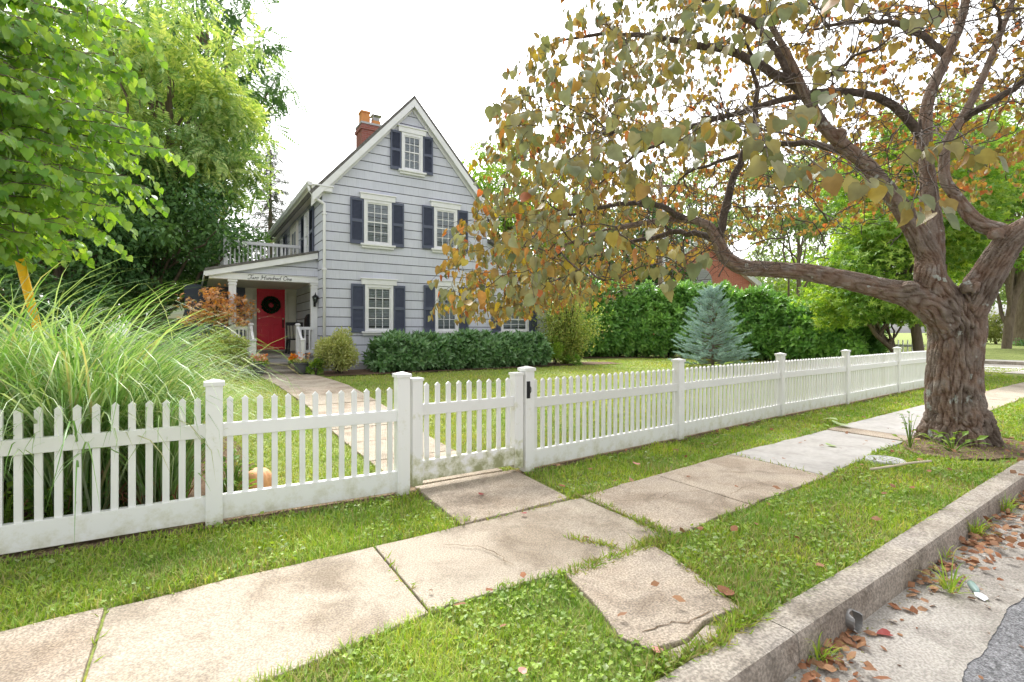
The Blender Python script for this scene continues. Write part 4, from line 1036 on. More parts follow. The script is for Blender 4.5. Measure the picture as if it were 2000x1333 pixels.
# ================================================================== THE REDBUD BY THE KERB
def hero():
    g = np.random.default_rng(21)
    root = empty('redbud_tree', (7.85, 2.42, 0), 'old spreading redbud with thick furrowed trunk and browning heart leaves beside the kerb', 'tree')
    root.location = (0, 0, 0)
    def px(L, k=.835): return [np.concatenate([P(x, y, d), [r * k]]) for x, y, d, r in L]
    trunk = px([(1878, 905, 6.22, .50), (1872, 862, 6.22, .41), (1868, 820, 6.22, .34), (1864, 760, 6.22, .305), (1866, 690, 6.22, .30), (1868, 630, 6.22, .315), (1862, 590, 6.20, .30)])
    left = px([(1862, 640, 6.2, .23), (1822, 600, 6.15, .20), (1780, 577, 6.15, .175), (1730, 566, 6.2, .145), (1660, 549, 6.3, .128), (1580, 533, 6.4, .122), (1500, 526, 6.5, .115), (1450, 522, 6.55, .11), (1418, 502, 6.6, .10), (1402, 470, 6.65, .085), (1380, 440, 6.7, .066), (1330, 428, 6.8, .055), (1260, 436, 6.9, .045), (1180, 452, 7.0, .033), (1100, 480, 7.1, .022)])
    mid = px([(1862, 640, 6.2, .22), (1840, 585, 6.15, .21), (1818, 545, 6.1, .185), (1812, 500, 6.1, .165), (1790, 455, 6.05, .14), (1755, 400, 6.0, .12), (1725, 362, 5.95, .11), (1690, 320, 5.9, .10), (1640, 278, 5.8, .088), (1600, 235, 5.7, .075), (1575, 190, 5.6, .06), (1545, 120, 5.5, .048), (1500, 40, 5.4, .035)])
    up = px([(1818, 545, 6.15, .15), (1822, 470, 6.3, .13), (1815, 400, 6.4, .115), (1812, 340, 6.45, .105), (1806, 270, 6.5, .10), (1815, 190, 6.55, .085), (1850, 110, 6.6, .075), (1880, 30, 6.65, .065), (1900, -80, 6.7, .05)])
    right = px([(1866, 640, 6.2, .24), (1892, 596, 6.1, .215), (1925, 545, 6.0, .19), (1960, 490, 5.9, .18), (1992, 455, 5.8, .16), (2060, 420, 5.7, .13), (2180, 370, 5.6, .10), (2330, 300, 5.5, .06)])
    r2 = px([(1985, 470, 5.85, .14), (1950, 452, 5.9, .105), (1905, 432, 6.0, .09), (1868, 385, 6.1, .08), (1845, 345, 6.15, .072), (1850, 280, 6.2, .066), (1880, 230, 6.2, .058), (1920, 150, 6.2, .05), (1960, 50, 6.2, .04), (2000, -60, 6.2, .03)])
    for L_ in (mid, up, right, r2):
        for q_ in L_[3:]: q_[3] *= .90
    limbs = [trunk, left, mid, up, right, r2]
    dense = [smooth_path(l, 16 * len(l)) for l in limbs]
    tb = Tubes()
    for L in dense: tb.add(L[:, :3], L[:, 3], 14)
    # root flares
    for k in range(7):
        a = k * 2 * PI / 7 + .3; c = P(1872, 862, 6.22)
        d = np.array([math.cos(a), math.sin(a), 0])
        pts = np.array([c + d * .16 + [0, 0, .34], c + d * .24 + [0, 0, .14], c + d * .31 + [0, 0, .02], c + d * .38 + [0, 0, -.12]])
        tb.add(smooth_path(pts, 12), np.linspace(.14, .08, 12), 10)
    # old cut knobs on the limbs
    for (x, y, d, r) in ((1776, 560, 6.05, .11), (1945, 455, 5.75, .10), (1640, 262, 5.75, .085), (1895, 560, 5.9, .12)):
        p = P(x, y, d); r *= .82; tb.add(np.array([p + [0, 0, -.06], p, p + [0, 0, .05]]), np.array([r * .7, r, r * .6]), 10)
    V = np.concatenate(tb.V); F = np.concatenate(tb.F)
    caps = []; 
    tmp = link('raw_trunk', np_mesh('raw_trunk', V, [F]))
    bm = bmesh.new(); bm.from_mesh(tmp.data); bmesh.ops.holes_fill(bm, edges=[e for e in bm.edges if e.is_boundary]); bm.to_mesh(tmp.data); bm.free()
    md = tmp.modifiers.new('r', 'REMESH'); md.mode = 'VOXEL'; md.voxel_size = .0105
    sm = tmp.modifiers.new('s', 'SMOOTH'); sm.iterations = 6; sm.factor = .5
    dg = bpy.context.evaluated_depsgraph_get()
    me = bpy.data.meshes.new_from_object(tmp.evaluated_get(dg)); bpy.data.objects.remove(tmp)
    n = len(me.vertices); co = np.empty(n * 3, np.float32); me.vertices.foreach_get('co', co); co = co.reshape(-1, 3).astype(float)
    no = np.empty(n * 3, np.float32); me.vertices.foreach_get('normal', no); no = no.reshape(-1, 3).astype(float)
    S = np.concatenate([L[:, :3] for L in dense]); SR = np.concatenate([L[:, 3] for L in dense])
    ST_ = np.concatenate([unit(np.gradient(L[:, :3], axis=0)) for L in dense])
    SL = np.concatenate([np.concatenate([[0], np.cumsum(np.linalg.norm(np.diff(L[:, :3], axis=0), axis=1))]) + i * 7 for i, L in enumerate(dense)])
    best = np.empty(n, int)
    for a in range(0, n, 4000):
        d2 = ((co[a:a + 4000, None, :] - S[None]) ** 2).sum(2) - SR[None] ** 2; best[a:a + 4000] = d2.argmin(1)
    rad = SR[best]; rel = co - S[best]; al = (rel * ST_[best]).sum(1); s = SL[best] + al
    rel = unit(rel - al[:, None] * ST_[best]) * np.clip(rad, .06, .4)[:, None]
    disp = np.zeros(n); plate = np.zeros(n)
    for i in range(n):
        r = rad[i]; q = rel[i]; k = 27.0 if r > .14 else 34.0
        w_ = .05 * noise.noise((q[0] * 5, q[1] * 5, s[i] * 4)) 
        a = noise.noise((q[0] * k + w_ * 9, q[1] * k + q[2] * k + w_ * 9, s[i] * 3.4))
        b = noise.noise((q[0] * k * 2.1, q[1] * k * 2.1 + q[2] * k, s[i] * 6 + 9))
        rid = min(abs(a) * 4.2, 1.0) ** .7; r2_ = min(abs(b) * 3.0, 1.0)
        big = noise.noise((q[0] * 4, q[1] * 4, s[i] * 1.6 + 4))
        amp = min(.044, .14 * r + .003)
        disp[i] = amp * (rid - .55) + amp * .45 * (r2_ - .5) + big * r * .12
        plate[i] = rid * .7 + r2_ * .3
    co2 = co + no * disp[:, None]
    me.vertices.foreach_set('co', co2.astype(np.float32).ravel())
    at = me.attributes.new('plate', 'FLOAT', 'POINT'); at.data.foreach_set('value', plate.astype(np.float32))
    me.polygons.foreach_set('use_smooth', np.ones(len(me.polygons), bool)); me.update()
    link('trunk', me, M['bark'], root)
    # ---- secondary limbs, branches, twigs grown towards targets in a dome
    NP_, NR, NT = [], [], []
    for L in dense[1:]:
        k = slice(int(len(L) * .25), None, 3); NP_.append(L[k, :3]); NR.append(L[k, 3]); NT.append(unit(np.gradient(L[:, :3], axis=0))[k])
    NP_, NR, NT = np.concatenate(NP_), np.concatenate(NR), np.concatenate(NT)
    C = np.array([7.85, 2.42]); RAD = 5.9
    phi_t = math.atan2(2.67, -5.26)
    def targets(n, k0, k1, toward=None, about=phi_t):
        e = np.arcsin(g.uniform(0, 1, n) ** 1.15); ph = g.uniform(-PI, PI, n) if toward is None else about + g.normal(size=n) * toward; k = g.uniform(k0, k1, n)
        dph = np.abs((ph - phi_t + PI) % (2 * PI) - PI)
        z0 = np.where(dph < .55, 1.50, 2.15 + .5 * np.clip(dph - .9, 0, 1))
        z0 = np.where((dph >= .55) & (dph < .9), 1.5 + .65 * (dph - .55) / .35, z0)
        z0 = z0 + .9 * (1 - k) + 1.5 * np.clip(np.cos(ph - R(10)) - .15, 0, 1)
        k = k * (1 - .025 * np.clip((1.3 - dph) / .5, 0, 1) * np.clip((np.sin(e) - .10) / .12, 0, 1))
        return np.stack([C[0] + RAD * np.cos(e) * k * np.cos(ph), C[1] + RAD * np.cos(e) * k * np.sin(ph), z0 + (6.9 - z0) * np.sin(e) * k], 1)
    tw = Tubes(); twigs = []
    for L0 in ([(1404, 478, 6.65, .055), (1412, 425, 6.6, .05), (1440, 335, 6.5, .044), (1468, 255, 6.4, .036), (1478, 180, 6.3, .028), (1460, 90, 6.2, .018)],
               [(1806, 275, 6.5, .062), (1745, 205, 6.6, .055), (1650, 178, 6.7, .05), (1560, 190, 6.8, .044), (1450, 218, 6.8, .037), (1350, 250, 6.8, .03), (1250, 300, 6.7, .02), (1170, 360, 6.6, .012)],
               [(1605, 240, 5.7, .06), (1550, 165, 5.7, .053), (1455, 112, 5.8, .046), (1350, 85, 5.9, .037), (1220, 66, 6.0, .026), (1090, 80, 6.0, .013)],
               [(1575, 195, 5.6, .045), (1490, 65, 5.9, .038), (1400, 12, 6.1, .03), (1270, -20, 6.2, .018)],
               [(1690, 320, 5.9, .06), (1655, 300, 6.4, .05), (1560, 280, 7.0, .042), (1450, 300, 7.5, .032), (1340, 340, 8.0, .02)],
               [(1880, 235, 6.2, .05), (1935, 200, 6.0, .042), (2010, 150, 5.8, .032), (2100, 60, 5.7, .018)],
               [(1850, 110, 6.6, .05), (1780, 60, 6.9, .04), (1690, 40, 7.2, .03), (1580, 60, 7.6, .018)],
               [(1340, 430, 6.8, .045), (1285, 402, 6.6, .037), (1200, 400, 6.4, .028), (1110, 420, 6.2, .018), (1030, 470, 6.0, .010)],
               [(1402, 470, 6.65, .05), (1340, 455, 7.1, .04), (1250, 470, 7.5, .03), (1150, 505, 7.7, .018), (1090, 545, 7.8, .01)]):
        Lb = smooth_path(px(L0, 1.0), 22); Lb[2:-1, :3] += g.normal(size=(19, 3)) * .014; tw.add(Lb[:, :3], Lb[:, 3], 8)
        NP_ = np.vstack([NP_, Lb[3:, :3]]); NR = np.concatenate([NR, Lb[3:, 3]]); NT = np.vstack([NT, unit(np.gradient(Lb[:, :3], axis=0))[3:]])
    def grow(T, r_of, seg, npt, maxlen, keep, sag, minr=.003):
        nonlocal NP_, NR, NT
        d0 = np.array([np.min(((NP_ - t) ** 2).sum(1)) for t in T]); T = T[np.argsort(d0)]
        for t in T:
            dd = np.linalg.norm(NP_ - t, axis=1); dirn = (t - NP_) / (dd[:, None] + 1e-6)
            cost = dd * (1.35 - .35 * (dirn * NT).sum(1))
            j = int(cost.argmin()); d = dd[j]
            if d < .12: continue
            if d > maxlen: t = NP_[j] + (t - NP_[j]) * maxlen / d; d = maxlen
            p0 = NP_[j]; dr = (t - p0) / d
            c1 = p0 + unit(NT[j] * .55 + dr * .7 + np.array([0, 0, .25])) * d * .38
            c2 = t - unit(dr + np.array([0, 0, -sag])) * d * .3
            u = np.linspace(0, 1, npt)[:, None]
            B = (1 - u) ** 3 * p0 + 3 * (1 - u) ** 2 * u * c1 + 3 * (1 - u) * u ** 2 * c2 + u ** 3 * t
            B[1:-1] += g.normal(size=(npt - 2, 3)) * d * .022
            r0 = min(r_of(d), NR[j] * .72); rr = np.linspace(r0, minr, npt)
            tw.add(B, rr, seg)
            TT = unit(np.gradient(B, axis=0))
            NP_ = np.vstack([NP_, B[1:]]); NR = np.concatenate([NR, rr[1:]]); NT = np.vstack([NT, TT[1:]])
            if keep: twigs.append((B, TT))
    def clear(T, dmin):      # the crown stops short of the photographer's spot
        return T[np.linalg.norm(T - np.array([0, 0, EYE]), axis=1) > dmin]
    grow(clear(targets(64, .5, .85), 3.4), lambda d: min(.016 + .014 * d, .06), 7, 12, 5.0, False, .1, .008)
    grow(clear(targets(360, .4, .98), 3.2), lambda d: min(.008 + .012 * d, .032), 6, 9, 3.0, True, .25, .004)
    grow(clear(targets(800, .55, 1.03), 3.0), lambda d: .007 + .009 * d, 4, 7, 1.3, True, .45, .0045)
    T4 = clear(targets(1500, .62, 1.06), 3.0)
    grow(T4, lambda d: .005 + .006 * d, 3, 6, .7, True, .6, .0035)
    grow(clear(targets(2600, .35, .88), 3.2), lambda d: .007 + .006 * d, 4, 8, 1.3, False, .3, .0045)
    grow(clear(targets(900, .62, 1.05, .55), 3.2), lambda d: .003 + .004 * d, 4, 6, .9, True, .6, .0022)
    grow(clear(targets(2600, .66, 1.07, .5), 3.2), lambda d: .003 + .004 * d, 3, 6, .6, True, .6, .002)
    grow(clear(targets(1900, .72, 1.08, .95, R(17)), 4), lambda d: .005 + .006 * d, 3, 6, .9, True, .5, .0035)
    lv = Cloud()
    pos, tip, nor, sc = [], [], [], []
    def hang(B, TT, step, smin, smax, chance):
        seg = np.linalg.norm(np.diff(B, axis=0), axis=1); tot = seg.sum(); cum = np.concatenate([[0], np.cumsum(seg)])
        k = max(int(tot / step), 1)
        for q in range(k):
            if g.random() > chance: continue
            u = tot * (1 - (q + .3) / k * .75); i = min(np.searchsorted(cum, u), len(B) - 1)
            p = B[i - 1] + (B[i] - B[i - 1]) * ((u - cum[i - 1]) / (seg[i - 1] + 1e-6))
            out = p - np.array([C[0], C[1], 3.0]); out[2] = 0; out = out / (np.linalg.norm(out) + 1e-6)
            side = np.cross(TT[i], [0, 0, 1]) * (1 if q % 2 else -1)
            t_ = np.array([0, 0, -1.0]) + .35 * out + .35 * side + g.normal(size=3) * .28
            n_ = out * .8 + g.normal(size=3) * .55 + np.array([0, 0, .45])
            pos.append(p + side * .03 + np.array([0, 0, -.035]) + g.normal(size=3) * .012); tip.append(t_); nor.append(n_); sc.append(g.uniform(smin, smax))
    for B, TT in twigs:
        e = B[-1]; cd = float(np.linalg.norm(e - np.array([0, 0, EYE]))); h_ = e[:2] - C; k = math.sqrt((h_ ** 2).sum() / RAD ** 2 + (max(e[2] - 2, 0) / 4.9) ** 2)
        if k < .60: continue
        far_side = max(0.0, min(1.0, (np.dot(h_, [math.sin(R(41)), math.cos(R(41))]) / RAD)))
        left_ = max(0.0, np.dot(h_, [math.cos(phi_t), math.sin(phi_t)]) / RAD)
        ch = np.clip((k - .70) / .16, 0, 1) * (.62 + .55 * left_ + .1 * far_side)
        ch *= np.clip((cd - 4.0) / 1.8, 0 if left_ < .75 else .5, 1)
        hang(B, TT, .044, .052, .104, ch)
    # the few low boughs that reach towards the pavement where the photographer stands
    near = [(1250, 270, 2.9), (1300, 262, 2.7), (1345, 292, 2.6), (1400, 262, 2.6), (1452, 255, 2.6), (1490, 285, 2.5), (1600, 215, 2.6), (1640, 195, 2.6), (1545, 240, 2.5), (1500, 325, 2.4), (1560, 345, 2.4), (1612, 352, 2.35), (1700, 375, 2.6), (1740, 380, 2.7),
            (1780, 425, 2.7), (1835, 430, 2.75), (1800, 305, 2.9), (1840, 295, 2.9), (1900, 310, 2.9), (1935, 318, 2.9), (1600, 120, 2.9), (1615, 150, 2.9), (1640, 5, 2.8), (1520, 30, 2.8), (1545, 15, 2.8), (1810, 45, 3.1), (1850, 30, 3.1),
            (960, 215, 3.4), (1000, 240, 3.4), (985, 265, 3.4), (1040, 235, 3.5), (1075, 385, 3.2), (1110, 335, 3.2), (1150, 345, 3.1), (1140, 395, 3.1), (1185, 300, 3.1), (1060, 330, 3.3), (1230, 210, 3.2), (1130, 150, 3.4), (1180, 120, 3.4)]
    anchors = [(1420, 240, 4.3, 0, 14), (1800, 260, 4.4, 14, 20), (1620, 60, 4.3, 20, 27), (1200, 260, 4.6, 27, 40)]
    for ax, ay, ad, i0, i1 in anchors:
        A = P(ax, ay, ad); j = int(np.linalg.norm(NP_ - A, axis=1).argmin()); p0 = NP_[j]
        pts = np.array([p0, p0 * .45 + A * .55 + [0, 0, .12], A]); L = smooth_path(pts, 10); tw.add(L, np.linspace(min(.014, NR[j]), .008, 10), 5)
        for x, y, d in near[i0:i1]:
            E = P(x, y - 18, d); mid_ = (A + E) / 2 + np.array([0, 0, .10]) + g.normal(size=3) * .05
            L = smooth_path(np.array([A, mid_, E]), 9); L[1:-1] += g.normal(size=(7, 3)) * .012; tw.add(L, np.linspace(.006, .0025, 9), 5)
            TT = unit(np.gradient(L, axis=0)); k = 5
            for q in range(k):
                p = L[-1] - TT[-1] * .045 * q
                side = np.cross(TT[-1], [0, 0, 1]) * (1 if q % 2 else -1)
                pos.append(p + side * .035 + [0, 0, -.03]); tip.append(np.array([0, 0, -.9]) + side * .7 + TT[-1] * .35 + g.normal(size=3) * .25)
                nor.append(np.array([0, 0, .8]) - FW * .55 + g.normal(size=3) * .45); sc.append(g.uniform(.07, .108))
    tw.build('branches', M['twig'], root)
    pos, tip, nor, sc = map(np.array, (pos, tip, nor, sc)); kind = g.integers(0, 3, len(pos))
    for q, T_ in enumerate((HEART, HEART2, HEART3)): k_ = kind == q; lv.put(T_, pos[k_], tip[k_], nor[k_], sc[k_])
    lv.build('crown', M['L_hero'], root, smooth=True)
    return len(pos)
NH = hero(); print('hero leaves', NH)

# ================================================================== GENERAL TREES
def lumps(n, center, radii, nc, cr, g, shell=.55, flat=-.6):
    d = unit(g.normal(size=(nc, 3))); d[:, 2] = np.where(d[:, 2] < flat, d[:, 2] * .4, d[:, 2])
    cc = np.asarray(center) + d * np.asarray(radii) * g.uniform(shell, 1.0, (nc, 1))
    k = g.integers(0, nc, n); s = cr * g.uniform(.6, 1.2, nc)
    off = unit(g.normal(size=(n, 3))) * (g.uniform(0, 1, (n, 1)) ** .45) * s[k][:, None] * np.array([1, 1, .72])
    return cc, cc[k] + off, unit(off + 1e-6), k

def tree(name, label, x, y, h0, tr, center, radii, n, size, T, mat, nc=40, cr=1.0, seed=1, group=None, shell=.55, hang=.5, cat='tree', limbs=18, bark='bark_far', lean=(0, 0), top=None):
    g = np.random.default_rng(seed); z = float(tz(x, y)) if y < 40 else 0
    root = empty(name, (x, y, z), label, cat, group or (BG if cat == 'tree' else 'dark shrubs filling the background')); root.location = (0, 0, 0)
    cc, pos, nn, k = lumps(n, center, radii, nc, cr, g, shell)
    keep = pos[:, 2] > z + .12; pos, nn = pos[keep], nn[keep]; m = len(pos)
    tb = Tubes(); c = np.asarray(center, float); ztop = top or c[2] + radii[2] * .45
    spine = smooth_path([(x, y, z - .15, tr * 1.35), (x, y, z + .25, tr * 1.05), (x + (c[0] - x) * .3 + lean[0], y + (c[1] - y) * .3 + lean[1], z + h0, tr * .9), (c[0], c[1], (c[2] + z + h0) / 2, tr * .6), (c[0], c[1], ztop, tr * .15)], 24)
    tb.add(spine[:, :3], spine[:, 3], 10)
    for q in range(min(limbs, nc)):
        e = cc[q]; i = g.integers(9, 20); p0 = spine[i, :3]; md_ = (p0 + e) / 2 + [0, 0, .12 * np.linalg.norm(e - p0)]
        L = smooth_path(np.array([p0, md_, e]), 9); L[1:-1] += g.normal(size=(7, 3)) * .03 * np.linalg.norm(e - p0) / 2; tb.add(L, np.linspace(spine[i, 3] * .5, .015, 9), 6)
    tb.build('trunk', M[bark], root)
    cl = Cloud(); tip = nn * .7 + g.normal(size=(m, 3)) * .6 + [0, 0, -hang]; nor = np.tile([0, 0, 1.0], (m, 1)) + g.normal(size=(m, 3)) * .55 + nn * .3
    cl.put(T, pos, tip, nor, g.uniform(.7, 1.2, m) * size); cl.build('crown', M[mat], root)
    return root
def at(x, y, d): return P(x, y, d)

BG = 'trees behind the house and garden'
# bright redbud whose boughs hang in from the upper left
def green_redbud():
    g = np.random.default_rng(5)
    root = empty('redbud_tree', (0, 0, 0), 'bright green redbud with layered drooping boughs of heart leaves above the ornamental grass', 'tree')
    b = P(-520, 900, 6.2); b[2] = 0
    tb = Tubes()
    tr = smooth_path([(b[0], b[1], -.1, .2), (b[0], b[1], .6, .16), *[tuple(P(x, y, d)) + (r,) for x, y, d, r in ((-420, 520, 6.1, .14), (-330, 300, 6.0, .11), (-280, 60, 5.9, .08), (-240, -250, 5.9, .05))]], 30)
    tb.add(tr[:, :3], tr[:, 3], 10)
    pos, tip, nor, sc = [], [], [], []
    boughs = [(-60, 90, 4.6), (90, -40, 5.0), (210, 15, 5.2), (275, 55, 5.4), (180, 110, 4.9), (240, 130, 5.2), (265, 150, 5.3), (60, 190, 4.5), (190, 215, 5.0), (255, 255, 5.1), (330, 292, 5.3), (285, 240, 5.2), (150, 290, 4.8), (250, 345, 5.1), (285, 365, 5.2), (90, 330, 4.6), (170, 375, 4.9), (235, 405, 5.0), (20, 270, 4.3), (-40, 350, 4.4), (60, 420, 4.6), (130, 440, 4.9), (0, 150, 4.4), (120, 160, 4.8), (-100, 200, 4.5), (40, 40, 4.6), (130, 30, 4.9), (-80, 440, 4.7), (20, 470, 4.9), (-30, 20, 4.6),
              (110, 80, 5.6), (30, 120, 5.6), (160, 250, 5.8), (60, 260, 5.7), (110, 390, 5.8), (0, 380, 5.6), (200, 330, 5.9), (-60, 280, 5.5), (180, 60, 6.0), (60, 480, 5.6), (130, 500, 5.8), (190, 455, 5.9)]
    boughs += [(x + g.normal() * 30 - 25, y + g.normal() * 30 + 12, d + g.uniform(.2, 1.2)) for x, y, d in boughs]
    for (x, y, d) in boughs:
        E = P(x, y, d); i = int(np.clip(30 * (.5 + (330 - y) / 900), 12, 28)); p0 = tr[i, :3]
        md_ = (p0 * .45 + E * .55) + np.array([0, 0, .38]); L = smooth_path(np.array([p0, md_, E]), 16); L[1:-1] += g.normal(size=(14, 3)) * .02
        tb.add(L, np.linspace(.022, .003, 16), 5)
        subs = [L[5:]]
        for q in range(5):
            i0 = 6 + q * 2; sd = np.cross(unit(L[i0 + 1] - L[i0]), [0, 0, 1]) * (1 if q % 2 else -1)
            e2 = L[i0] + sd * g.uniform(.3, .6) + (L[-1] - L[i0]) * .45 + np.array([0, 0, -g.uniform(.02, .3)])
            S_ = smooth_path(np.array([L[i0], (L[i0] + e2) / 2 + [0, 0, .08], e2]), 8); tb.add(S_, np.linspace(.006, .002, 8), 4); subs.append(S_[1:])
        for S_ in subs:
            seg = np.linalg.norm(np.diff(S_, axis=0), axis=1); tot = seg.sum(); cum = np.concatenate([[0], np.cumsum(seg)]); n = int(tot / .042)
            for q in range(n):
                u = tot * (q + .5) / n; i = max(1, min(np.searchsorted(cum, u), len(S_) - 1)); p = S_[i - 1] + (S_[i] - S_[i - 1]) * ((u - cum[i - 1]) / (seg[i - 1] + 1e-6))
                t_ = unit(S_[i] - S_[i - 1]); side = np.cross(t_, [0, 0, 1]) * (1 if q % 2 else -1)
                pos.append(p + side * .02 + [0, 0, -.015]); tip.append(side * .8 + t_ * .35 + np.array([0, 0, -.75]) + g.normal(size=3) * .22)
                nor.append(np.array([0, 0, 1.0]) - FW * .35 + g.normal(size=3) * .35 + side * .2); sc.append(g.uniform(.065, .105))
    tb.build('trunk', M['bark_far'], root)
    c = Cloud(); pos, tip, nor, sc = map(np.array, (pos, tip, nor, sc)); kind = g.integers(0, 3, len(pos))
    for q, T_ in enumerate((HEART, HEART2, HEART3)): k_ = kind == q; c.put(T_, pos[k_], tip[k_], nor[k_], sc[k_])
    c.build('crown', M['L_green'], root, smooth=True)
    print('green redbud', len(pos))
green_redbud()
c = at(330, 240, 17); tree('walnut_tree', 'tall light green walnut with feathery leaflets rising left of the house roof', c[0] - 1, c[1] + .5, 3.2, .26, c, (3.6, 3.4, 4.3), 2600, .62, PINN, 'L_pinn', nc=70, cr=1.0, seed=2, hang=.6, shell=.45, limbs=30)
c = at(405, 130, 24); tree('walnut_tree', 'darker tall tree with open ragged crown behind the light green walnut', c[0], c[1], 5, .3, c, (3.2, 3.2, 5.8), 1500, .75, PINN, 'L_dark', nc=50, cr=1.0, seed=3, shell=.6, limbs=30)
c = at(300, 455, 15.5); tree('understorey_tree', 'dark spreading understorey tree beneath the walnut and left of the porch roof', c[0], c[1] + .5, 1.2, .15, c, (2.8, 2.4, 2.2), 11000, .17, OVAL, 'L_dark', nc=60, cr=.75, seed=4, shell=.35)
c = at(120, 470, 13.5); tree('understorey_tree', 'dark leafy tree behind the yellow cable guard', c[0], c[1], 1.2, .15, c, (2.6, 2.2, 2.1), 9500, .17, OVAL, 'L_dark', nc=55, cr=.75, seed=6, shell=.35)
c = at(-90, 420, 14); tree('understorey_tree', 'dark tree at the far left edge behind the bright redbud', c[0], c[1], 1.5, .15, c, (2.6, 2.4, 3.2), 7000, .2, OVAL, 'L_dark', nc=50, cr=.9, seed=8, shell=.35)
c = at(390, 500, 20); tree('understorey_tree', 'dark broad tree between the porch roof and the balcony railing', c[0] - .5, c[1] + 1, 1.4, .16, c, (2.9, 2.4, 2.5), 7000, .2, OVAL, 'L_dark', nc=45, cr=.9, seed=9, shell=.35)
for k_, (x_, y_, d_, rx_, rz_) in enumerate(((30, 590, 11.5, 1.7, 1.1), (180, 600, 13.5, 1.7, 1.15), (-120, 590, 10.5, 1.8, 1.3), (270, 560, 15.5, 1.2, 1.5), (395, 565, 19, 1.3, 1.5))):
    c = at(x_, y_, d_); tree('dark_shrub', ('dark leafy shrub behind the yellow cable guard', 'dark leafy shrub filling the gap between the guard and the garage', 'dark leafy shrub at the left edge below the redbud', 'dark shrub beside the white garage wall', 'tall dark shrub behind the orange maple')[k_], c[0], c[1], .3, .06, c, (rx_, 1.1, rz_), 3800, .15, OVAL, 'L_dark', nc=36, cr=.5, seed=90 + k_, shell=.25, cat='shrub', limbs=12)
c = at(120, 260, 21); tree('walnut_tree', 'mid green tree filling the gap behind the hanging redbud boughs', c[0], c[1], 4, .3, c, (4.5, 4, 5.5), 2200, .8, PINN, 'L_pinn', nc=60, cr=1.3, seed=10, shell=.45)

def conifer(name, label, base, h, r0, n, mat, seed, T=BOUGH, droop=.0, z0=.02, size=1.0, power=1.0, tr=.08, up=.25, nscale=(.75, 1.1), cat='tree'):
    g = np.random.default_rng(seed); x, y, z = base
    root = empty(name, base, label, cat); root.location = (0, 0, 0)
    tb = Tubes(); L = np.array([(x, y, z - .1), (x, y, z + h * .5), (x, y, z + h)]); tb.add(smooth_path(L, 10), np.linspace(tr, .008, 10), 8); tb.build('trunk', M['bark_far'], root)
    t = np.sort(g.uniform(0, 1, n) ** 1.15); a = np.arange(n) * 2.39996 + g.normal(size=n) * .3
    R_ = r0 * (1 - t) ** power + .06 * size; R_ = R_ * g.uniform(.55, 1.15, n)
    d = np.stack([np.cos(a), np.sin(a), up * (0.4 + t) - droop * (1 - t)], 1); d = unit(d)
    inner = g.uniform(.0, .45, n)[:, None]
    hz = z + h * (z0 + (1 - z0) * t)
    p = np.stack([np.full(n, x), np.full(n, y), hz], 1) + d * R_[:, None] * inner
    c = Cloud(); c.put(T, p, d, np.tile([0, 0, 1.], (n, 1)) + g.normal(size=(n, 3)) * .15, R_ * (1 - inner[:, 0])); c.build('crown', M[mat], root)
    return root
def bluespruce():
    g = np.random.default_rng(31); x, y = P(1392, 700, 16.6)[:2]; z = float(tz(x, y)); h, r0 = 2.5, 1.03
    root = empty('blue_spruce', (x, y, z), 'small silvery blue spruce standing on the lawn in front of the laurel hedge', 'tree'); root.location = (0, 0, 0)
    tb = Tubes(); tb.add(np.array([(x, y, z - .1), (x, y, z + h * .5), (x, y, z + h)]), np.array([.055, .035, .008]), 8)
    pos, tip, sc = [], [], []
    for k in range(150):
        t = ((k + .5) / 150) ** 1.15; a = k * 2.39996 + g.normal() * .25; Rk = (r0 * (1 - t) ** .85 + .05) * g.uniform(.7, 1.12); zz = z + h * (.05 + .93 * t)
        d = np.array([math.cos(a), math.sin(a), .10 + .55 * t + g.normal() * .08]); e = np.array([x, y, zz]) + d * Rk + [0, 0, .04]
        L = smooth_path(np.array([[x, y, zz], [x, y, zz] + d * Rk * .5 + [0, 0, -.05 * Rk], e]), 8); tb.add(L, np.linspace(.014, .004, 8), 4)
        n = max(3, int(9 * Rk))
        for q in range(n):
            u = 1 - .62 * q / n; p = L[min(7, int(u * 7))]; sd = np.array([-d[1], d[0], 0]) * (1 if q % 2 else -1)
            pos.append(p + g.normal(size=3) * .02); tip.append(d * (.9 if q else 1.4) + sd * (.75 if q else 0) + [0, 0, .28] + g.normal(size=3) * .15); sc.append(g.uniform(.17, .27) * (1 if q else 1.15))
    for q in range(10): pos.append(np.array([x, y, z + h * (.9 + .01 * q)])); tip.append(np.array([g.normal() * .5, g.normal() * .5, 1.0])); sc.append(.2)
    tb.build('trunk', M['bark_far'], root); n = len(pos); c = Cloud(); c.put(T_bough(5, 13, .20), np.array(pos), np.array(tip), np.tile([0, 0, 1.], (n, 1)) + g.normal(size=(n, 3)) * .3, np.array(sc)); c.build('crown', M['L_spruce'], root)
bluespruce()
b = P(528, 640, 34)
